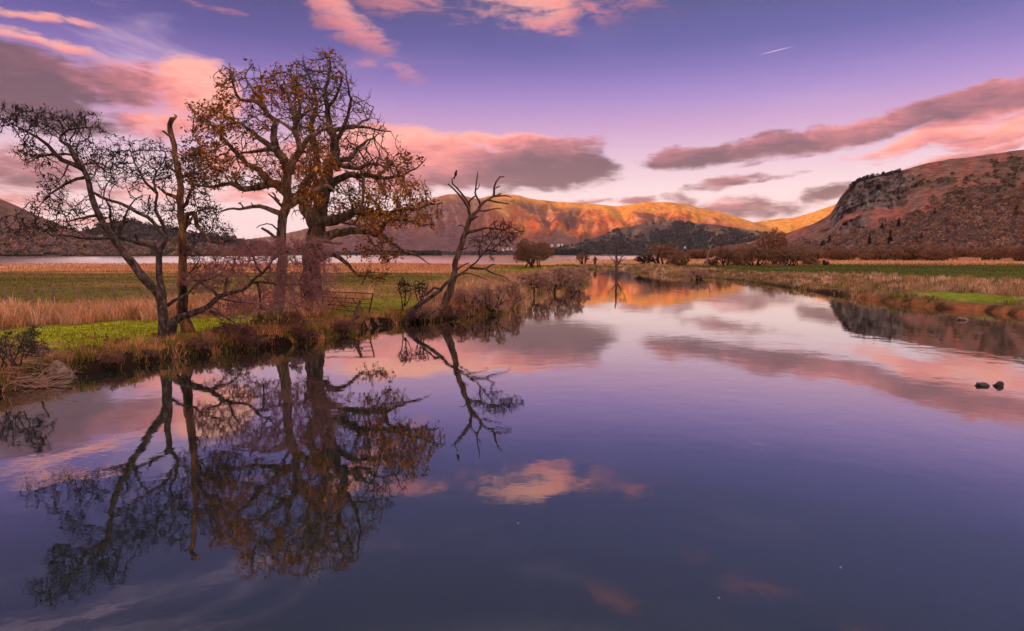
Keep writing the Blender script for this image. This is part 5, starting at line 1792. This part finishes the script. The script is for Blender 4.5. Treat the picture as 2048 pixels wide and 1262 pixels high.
# grass of the bank's point
x, y, s, side, r_ = scatter(70000, (-9, 24), (36, 110), lambda x, y, s, d: (d < 0) * sstep(0.0, 0.4, s) * sstep(9, 5, s) * (x > -0.14 * y) * sstep(0.35, 0.6, fbm(x * 0.5, y * 0.35, 4, 100)), 7)
mb = MB()
cols = blade_cols([(0.78, 0.46, 0.3), (0.64, 0.35, 0.2), (0.48, 0.26, 0.12), (0.34, 0.24, 0.09)], len(x), r_) * (0.5 + 0.8 * fbm(x * 0.3, y * 0.2, 3, 101)[:, None])
blades(mb, x, y, r_.uniform(0.2, 0.6, len(x)), 0.0008 * y, cols, r_, 0.8)
k_ = r_.integers(0, len(x), 1900)
tussocks(mb, x[k_], y[k_], 26, r_.uniform(0.35, 0.7, 1900), r_.uniform(0.6, 1.35, 1900), 0.0008 * y[k_], cols[k_] * 1.2, r_)
tag(mb.build("grass", M["grass"]), "tall pinkish grass on the bank's point beyond the dead tree", "grass", kind="stuff")

# fallen leaves on the bank
x, y, s, side, r_ = scatter(60000, (-22, 0), (14, 34), lambda x, y, s, d: (d < 0) * sstep(0.3, 0.7, s) * sstep(4.5, 1.2, s) * (0.1 + sstep(0.42, 0.56, fbm(x * 0.5, y * 0.5, 3, 102))), 8)
p = np.stack([x, y, ground_h(x, y) + 0.05], -1)
lv = leaf_cards(p, len(x), 0.11, [(0.5, 0.17, 0.11), (0.42, 0.13, 0.07), (0.36, 0.1, 0.06), (0.55, 0.26, 0.12)], r_, 0.02, 0.8)
tag(lv.build("fallen_leaves", M["leaf"]), "red fallen leaves littering the near bank", "leaves", kind="stuff")


r_ = np.random.default_rng(55)
fp = np.array([np.append(on_plane(r_.uniform(100, 2000), 680 + 560 * r_.uniform() ** 1.5, 0.004), 0.004) for _ in range(6)])
fl = MB()
for p in fp:
    a_ = r_.uniform(0, 6.28)
    l_ = 0.014 + 0.01 * r_.uniform()
    u_ = np.array([math.cos(a_), math.sin(a_), 0]) * l_
    w_ = np.array([-math.sin(a_), math.cos(a_), 0]) * l_ * 0.5
    fl.add([p - u_, p + w_ + (0, 0, 0.006), p + u_ + (0, 0, 0.01), p - w_ + (0, 0, 0.006)], q=[(0, 1, 2, 3)], c=(0.6, 0.35, 0.2))
tag(fl.build("floating_leaves", M["leaf"]), "scattered leaves floating on the river", "leaves", kind="stuff")

# ------------------------------------------------------------------ fence, gate and post
def box_bar(mb, a, b, w, d):
    a, b = np.array(a, float), np.array(b, float)
    tube(mb, [a, b], [w, w], 4, cap=True)


fence_px = [10, 62, 106, 158, 228, 290, 343, 405, 472]
FY = [39.0, 39.5, 40, 40.3, 40.6, 41, 41, 41, 41]
root = empty("fence", at(10, 610, 39), "wooden post and wire fence standing in the tall reeds", "fence")
tops = []
for i, (fx, Y) in enumerate(zip(fence_px, FY)):
    X = (fx - 1024) / FPX * Y
    z0 = float(ground_h(X, Y))
    lx = random.uniform(-0.08, 0.08)
    hh = 1.25 + random.uniform(-0.12, 0.12)
    mb = MB()
    tube(mb, [(X, Y, z0 - 0.4), (X + lx * 0.4, Y, z0 + hh * 0.5), (X + lx, Y, z0 + hh)], [0.075, 0.072, 0.065], 7, 0.12)
    mb.build("post", M["post"], root)
    tops.append((X + lx, Y, z0 + hh))
for dz in (0.1, 0.42, 0.75):
    mb = MB()
    pts = []
    for a, b in zip(tops[:-1], tops[1:]):
        for k in range(5):
            f = k / 5
            pts.append(np.array(a) * (1 - f) + np.array(b) * f - np.array([0, 0.07, dz + 0.05 * math.sin(math.pi * f)]))
    pts.append(np.array(tops[-1]) - np.array([0, 0.07, dz]))
    tube(mb, pts, [0.008] * len(pts), 4)
    mb.build("wire", M["wire"], root)

GYD = 35.5
gate = empty("gate", at(645, 616, GYD), "rusty five bar metal field gate leaning beside the oak trunk", "gate")
gl_t, gl_b, gr_t, gr_b = at(645, 583, GYD), at(645, 617, GYD), at(746, 587, GYD - 0.3), at(738, 628, GYD - 0.3)


def gbar(name, a, b, r=0.03):
    mb = MB()
    tube(mb, [a, (np.array(a) + b) / 2, b], [r, r, r], 6)
    mb.build(name, M["rust"], gate)


gbar("stile", gl_t, gl_b, 0.04)
gbar("stile", gr_t, gr_b, 0.045)
for f in (0.0, 0.3, 0.52, 0.72, 0.95):
    gbar("rail", gl_t * (1 - f) + gl_b * f, gr_t * (1 - f) + gr_b * f, 0.026 if f == 0 else 0.02)
top = lambda u: gl_t * (1 - u) + gr_t * u
bot = lambda u: gl_b * (1 - u) + gr_b * u
for a, b in ((top(0.26) * 0.7 + bot(0.26) * 0.3, bot(0.06)), (top(0.26) * 0.7 + bot(0.26) * 0.3, bot(0.58)), (top(0.6) * 0.7 + bot(0.6) * 0.3, bot(0.93))):
    gbar("brace", a, b, 0.024)

pz = empty("wooden_post", at(711, 632, 33.5), "leaning broken wooden post in front of the gate", "post")
mb = MB()
tube(mb, [at(708, 640, 33.5), at(712, 624, 33.5), at(720, 602, 33.5)], [0.11, 0.1, 0.085], 8, 0.12)
mb.build("post", M["dead_wood"], pz)


# ------------------------------------------------------------------ rocks, logs, brushwood
def rock(name, label, px, py, w, h, mat, group=None, seed=0, Y=None, sharp=0.0, cat="rock", sink=0.25, z=0.0):
    rg_ = np.random.default_rng(seed)
    b = on_plane(px, py, z)
    if Y is not None:
        b = np.array([(px - 1024) / FPX * Y, Y])
    d = b[1]
    W, H = w / FPX * d, h / FPX * d
    n1, n2 = 9, 14
    th_ = np.linspace(0, math.pi, n1)
    ph = np.linspace(0, 2 * math.pi, n2, endpoint=False)
    v = [(0, 0, 1)]
    for t_ in th_[1:-1]:
        for p_ in ph:
            v.append((math.sin(t_) * math.cos(p_), math.sin(t_) * math.sin(p_), math.cos(t_)))
    v.append((0, 0, -1))
    v = np.array(v)
    # facet by a few cutting planes
    for k in range(9):
        nrm = rg_.normal(size=3)
        nrm /= np.linalg.norm(nrm)
        dd = rg_.uniform(0.55, 0.85)
        over = v @ nrm - dd
        v = v - np.maximum(over, 0)[:, None] * nrm
    v *= 1 + (1.1 if mat is M["wet_rock"] else 0.5) * (fbm(v[:, 0:1] * 2.2 + v[:, 2:3], v[:, 1:2] * 2.2 - v[:, 2:3], 3, seed + 400) - 0.5)
    v += rg_.normal(size=v.shape) * 0.04
    if sharp:
        f = np.clip(v[:, 2], 0, 1)
        v[:, 0] = v[:, 0] * (1 - sharp * f) - 0.1 * f
        v[:, 2] += 0.35 * f * (1 - np.abs(v[:, 0]))
    v = v * np.array([W / 2, W / 2 * 0.75, H])
    fz = []
    q_, t_ = [], []
    for j in range(n2):
        t_.append((0, 1 + j, 1 + (j + 1) % n2))
        t_.append((len(v) - 1, 1 + (n1 - 3) * n2 + (j + 1) % n2, 1 + (n1 - 3) * n2 + j))
    for i in range(n1 - 3):
        for j in range(n2):
            q_.append((1 + i * n2 + j, 1 + (i + 1) * n2 + j, 1 + (i + 1) * n2 + (j + 1) % n2, 1 + i * n2 + (j + 1) % n2))
    mbb = MB()
    mbb.add(v + np.array([b[0], b[1], z + H * (0.0 - sink) * 0.4]), t=t_, q=q_)
    r = empty(name, (b[0], b[1], z), label, cat, group)
    mbb.build("stone", mat, r)
    return r


def single(name, label, mbb, mat, cat, loc, group=None, part="body", smooth=False):
    r = empty(name, loc, label, cat, group)
    mbb.build(part, mat, r, smooth)
    return r


def boulder():
    o = np.append(on_plane(118, 752, 0.0), 0.0)
    v = np.array([(-0.46, -0.1, -0.2), (0.1, -0.36, -0.2), (0.56, -0.05, -0.2), (0.4, 0.4, -0.2), (-0.3, 0.4, -0.2),
                  (-0.42, -0.06, 0.1), (0.02, -0.3, 0.1), (0.5, -0.03, 0.02), (0.2, 0.3, 0.26), (-0.26, 0.3, 0.24),
                  (-0.06, -0.02, 0.46), (0.06, 0.08, 0.47), (-0.22, 0.02, 0.3), (0.28, -0.02, 0.2)]) * 1.15 + o + np.array([0.05, -0.25, 0.02])
    b = MB()
    b.add(v, q=[(0, 1, 6, 5), (1, 2, 7, 6), (2, 3, 8, 7), (3, 4, 9, 8), (4, 0, 5, 9)],
          t=[(5, 6, 12), (6, 10, 12), (6, 13, 10), (6, 7, 13), (7, 8, 13), (13, 8, 11), (13, 11, 10), (8, 9, 11), (9, 10, 11), (9, 12, 10), (9, 5, 12)])
    r = empty("rock", o, "large pointed pale boulder at the near bank among brushwood", "rock")
    b.build("stone", M["rock"], r)


boulder()
rock("rock", "rounded pale boulder at the water below the gate", 751, 652, 20, 15, M["rock"], seed=5)
rock("rock", "small flat stone at the water beside the rounded boulder", 738, 656, 13, 5, M["rock"], seed=6)
rock("rock", "small stone behind the rounded boulder by the water", 768, 649, 12, 7, M["rock"], seed=7)
rock("rock", "wet round stone in shallow water off the red earth bank", 1924, 640, 24, 7, M["rock"], seed=8)
rock("rock", "wider of the two dark wet rocks breaking the river surface", 1966, 772, 30, 9, M["wet_rock"], seed=9)
rock("rock", "smaller of the two dark wet rocks breaking the river surface", 1997, 772, 24, 10, M["wet_rock"], seed=12)
lg = [([(-10, 800), (40, 778), (100, 757), (140, 745)], 0.12, 0.06, "thick dark log lying half in the water at the near bank"),
      ([(-10, 742), (40, 752), (90, 760), (150, 757)], 0.03, 0.02, "thin pale branch lying over the water beside the pointed boulder"),
      ([(640, 666), (680, 652), (705, 640), (724, 627)], 0.09, 0.05, "fallen grey branch propped against the leaning post"),
      ([(80, 745), (84, 720), (88, 700), (82, 690)], 0.035, 0.015, "upright dead stick in the brushwood by the boulder")]
for i, (pp, r0, r1, lb_) in enumerate(lg):
    Yb = 18.6 if i != 2 else 31.5
    pts = catmull([at(a, b, Yb + 0.3 * j) for j, (a, b) in enumerate(pp)], 14)
    mb = MB()
    tube(mb, pts, np.linspace(r0, r1, 14), 8, 0.12)
    single("log" if i in (0, 2) else "branch", lb_, mb, M["dead_wood"], "branch", pts[0], part="wood", smooth=True)

# bare bush on the near left bank and brushwood on the ground
bush("bush", "bare twiggy bush at the picture's edge on the near bank", 20, 730, 150, 85, 18.5, 420, M["twig_dark"], M["twig_dark"], 0.007, stems=7, low=0.1, spurs=1.6, seed=120)
mb = MB()
r_ = np.random.default_rng(9)
for i in range(420):
    px_, py_ = r_.uniform(-20, 104), r_.uniform(712, 768)
    b = on_plane(px_, py_, 0.25)
    L = r_.uniform(0.25, 1.1)
    a = r_.uniform(0, 2 * math.pi)
    d = np.array([math.cos(a), math.sin(a), r_.uniform(-0.15, 0.35)]) * L
    z0 = max(float(ground_h(b[0], b[1])), 0.0) + r_.uniform(0.02, 0.25)
    p0 = np.array([b[0], b[1], z0])
    tube(mb, [p0, p0 + d * 0.5 + r_.normal(size=3) * 0.06, p0 + d], [0.011, 0.009, 0.005], 3, cap=False)
tag(mb.build("brushwood", M["shrub_twig"]), "tangle of dead brushwood washed up on the near bank", "brushwood", kind="stuff")

# white float at the dark bank
b = on_plane(1149, 571, 0.0)
mb = MB()
a = np.linspace(0, 2 * math.pi, 17)
tube(mb, np.stack([b[0] + 0.2 * np.cos(a), np.full(17, b[1]), 0.24 + 0.2 * np.sin(a)], -1), [0.075] * 17, 8, cap=False)
single("float", "small white ring float at the dark overhanging bank", mb, M["white_paint"], "float", (b[0], b[1], 0), part="ring", smooth=True)

# ------------------------------------------------------------------ bird on the dead branch
bp = at(911, 353, 39.0)
bird = empty("bird", bp, "black bird perched on the highest bare twig of the dead tree", "bird")
prof = [(0.0, -0.02, 0.012), (0.0, 0.03, 0.05), (0.01, 0.1, 0.085), (0.02, 0.18, 0.09), (0.03, 0.25, 0.07), (0.045, 0.29, 0.05), (0.055, 0.33, 0.052), (0.06, 0.365, 0.04), (0.062, 0.385, 0.012)]
mb = MB()
tube(mb, [bp + np.array([x_, 0, z_]) for x_, z_, _ in prof], [r_ for *_, r_ in prof], 10, cap=True)
tube(mb, [bp + np.array([0.09, 0, 0.345]), bp + np.array([0.125, 0, 0.338]), bp + np.array([0.155, 0, 0.325])], [0.018, 0.013, 0.003], 6)
tube(mb, [bp + np.array([-0.01, 0, 0.08]), bp + np.array([-0.05, 0, -0.04]), bp + np.array([-0.075, 0, -0.14])], [0.04, 0.035, 0.028], 6)
mb.build("body", M["feather"], bird, smooth=True)
for sx in (-1, 1):
    mb = MB()
    tube(mb, [bp + np.array([0.005, sx * 0.075, 0.23]), bp + np.array([-0.02, sx * 0.085, 0.1]), bp + np.array([-0.055, sx * 0.05, -0.05])], [0.035, 0.045, 0.01], 6)
    mb.build("wing", M["feather"], bird, smooth=True)
    mb = MB()
    tube(mb, [bp + np.array([0.0, sx * 0.025, 0.03]), bp + np.array([0.0, sx * 0.025, -0.03])], [0.01, 0.01], 5)
    mb.build("leg", M["feather"], bird)


# ------------------------------------------------------------------ far white houses
def house(px, py, w, Y, label):
    p = at(px, py, Y)
    s = w / FPX * Y
    g = empty("house", p, label, "house", "white houses across the lake")
    dpt, hh = s * 0.6, s * 0.42
    mb = MB()
    v = np.array([(-s / 2, -dpt / 2, -6), (s / 2, -dpt / 2, -6), (s / 2, dpt / 2, -6), (-s / 2, dpt / 2, -6),
                  (-s / 2, -dpt / 2, hh), (s / 2, -dpt / 2, hh), (s / 2, dpt / 2, hh), (-s / 2, dpt / 2, hh),
                  (-s / 2, 0, hh * 1.7), (s / 2, 0, hh * 1.7)]) + p
    mb.add(v, q=[(0, 1, 5, 4), (1, 2, 6, 5), (2, 3, 7, 6), (3, 0, 4, 7)], t=[(4, 7, 8), (5, 9, 6)])
    mb.build("wall", M["white_wall"], g)
    mb = MB()
    o = s * 0.05
    v = np.array([(-s / 2 - o, -dpt / 2 - o, hh * 0.98), (s / 2 + o, -dpt / 2 - o, hh * 0.98), (s / 2 + o, 0, hh * 1.74), (-s / 2 - o, 0, hh * 1.74),
                  (-s / 2 - o, dpt / 2 + o, hh * 0.98), (s / 2 + o, dpt / 2 + o, hh * 0.98)]) + p
    mb.add(v, q=[(0, 1, 2, 3), (3, 2, 5, 4)])
    mb.build("roof", M["slate"], g)


for (x_, y_, w_, lb_) in [(1104, 491, 5, "larger white house on the slope above the round willow"), (1117, 490, 5, "white house just right of the larger slope house"),
                          (1124, 489, 3, "tiny white cottage at the end of the slope houses"), (1006, 499, 4, "white house by the far shore left of the round willow"),
                          (1015, 497, 4, "white house between two others by the far shore"), (1023, 497, 3, "small white cottage nearest the round willow on the far shore"),
                          (1318, 494, 5, "white house glimpsed through the wide bare tree"), (1370, 494, 3, "tiny white house behind the bare pole's meadow")]:
    house(x_, y_, w_, 2480, lb_)


# ------------------------------------------------------------------ evening air
HAZE = 1.7e-5
hz, hnt, _ = new_mat("evening_haze")
hnt.nodes.clear()
vol = hnt.nodes.new("ShaderNodeVolumePrincipled")
vol.inputs["Color"].default_value = (0.9, 0.82, 0.92, 1)
vol.inputs["Density"].default_value = HAZE
vol.inputs["Anisotropy"].default_value = 0.0
ho = hnt.nodes.new("ShaderNodeOutputMaterial")
hnt.links.new(vol.outputs[0], ho.inputs["Volume"])
mb = MB()
x0, x1, y0, y1, z0, z1 = -16500, 16500, -12500, 16500, -8, 1300
mb.add([(x0, y0, z0), (x1, y0, z0), (x1, y1, z0), (x0, y1, z0), (x0, y0, z1), (x1, y0, z1), (x1, y1, z1), (x0, y1, z1)],
       q=[(0, 3, 2, 1), (4, 5, 6, 7), (0, 1, 5, 4), (1, 2, 6, 5), (2, 3, 7, 6), (3, 0, 4, 7)])
tag(mb.build("haze", hz), "thin evening haze filling the valley", "haze", kind="stuff")
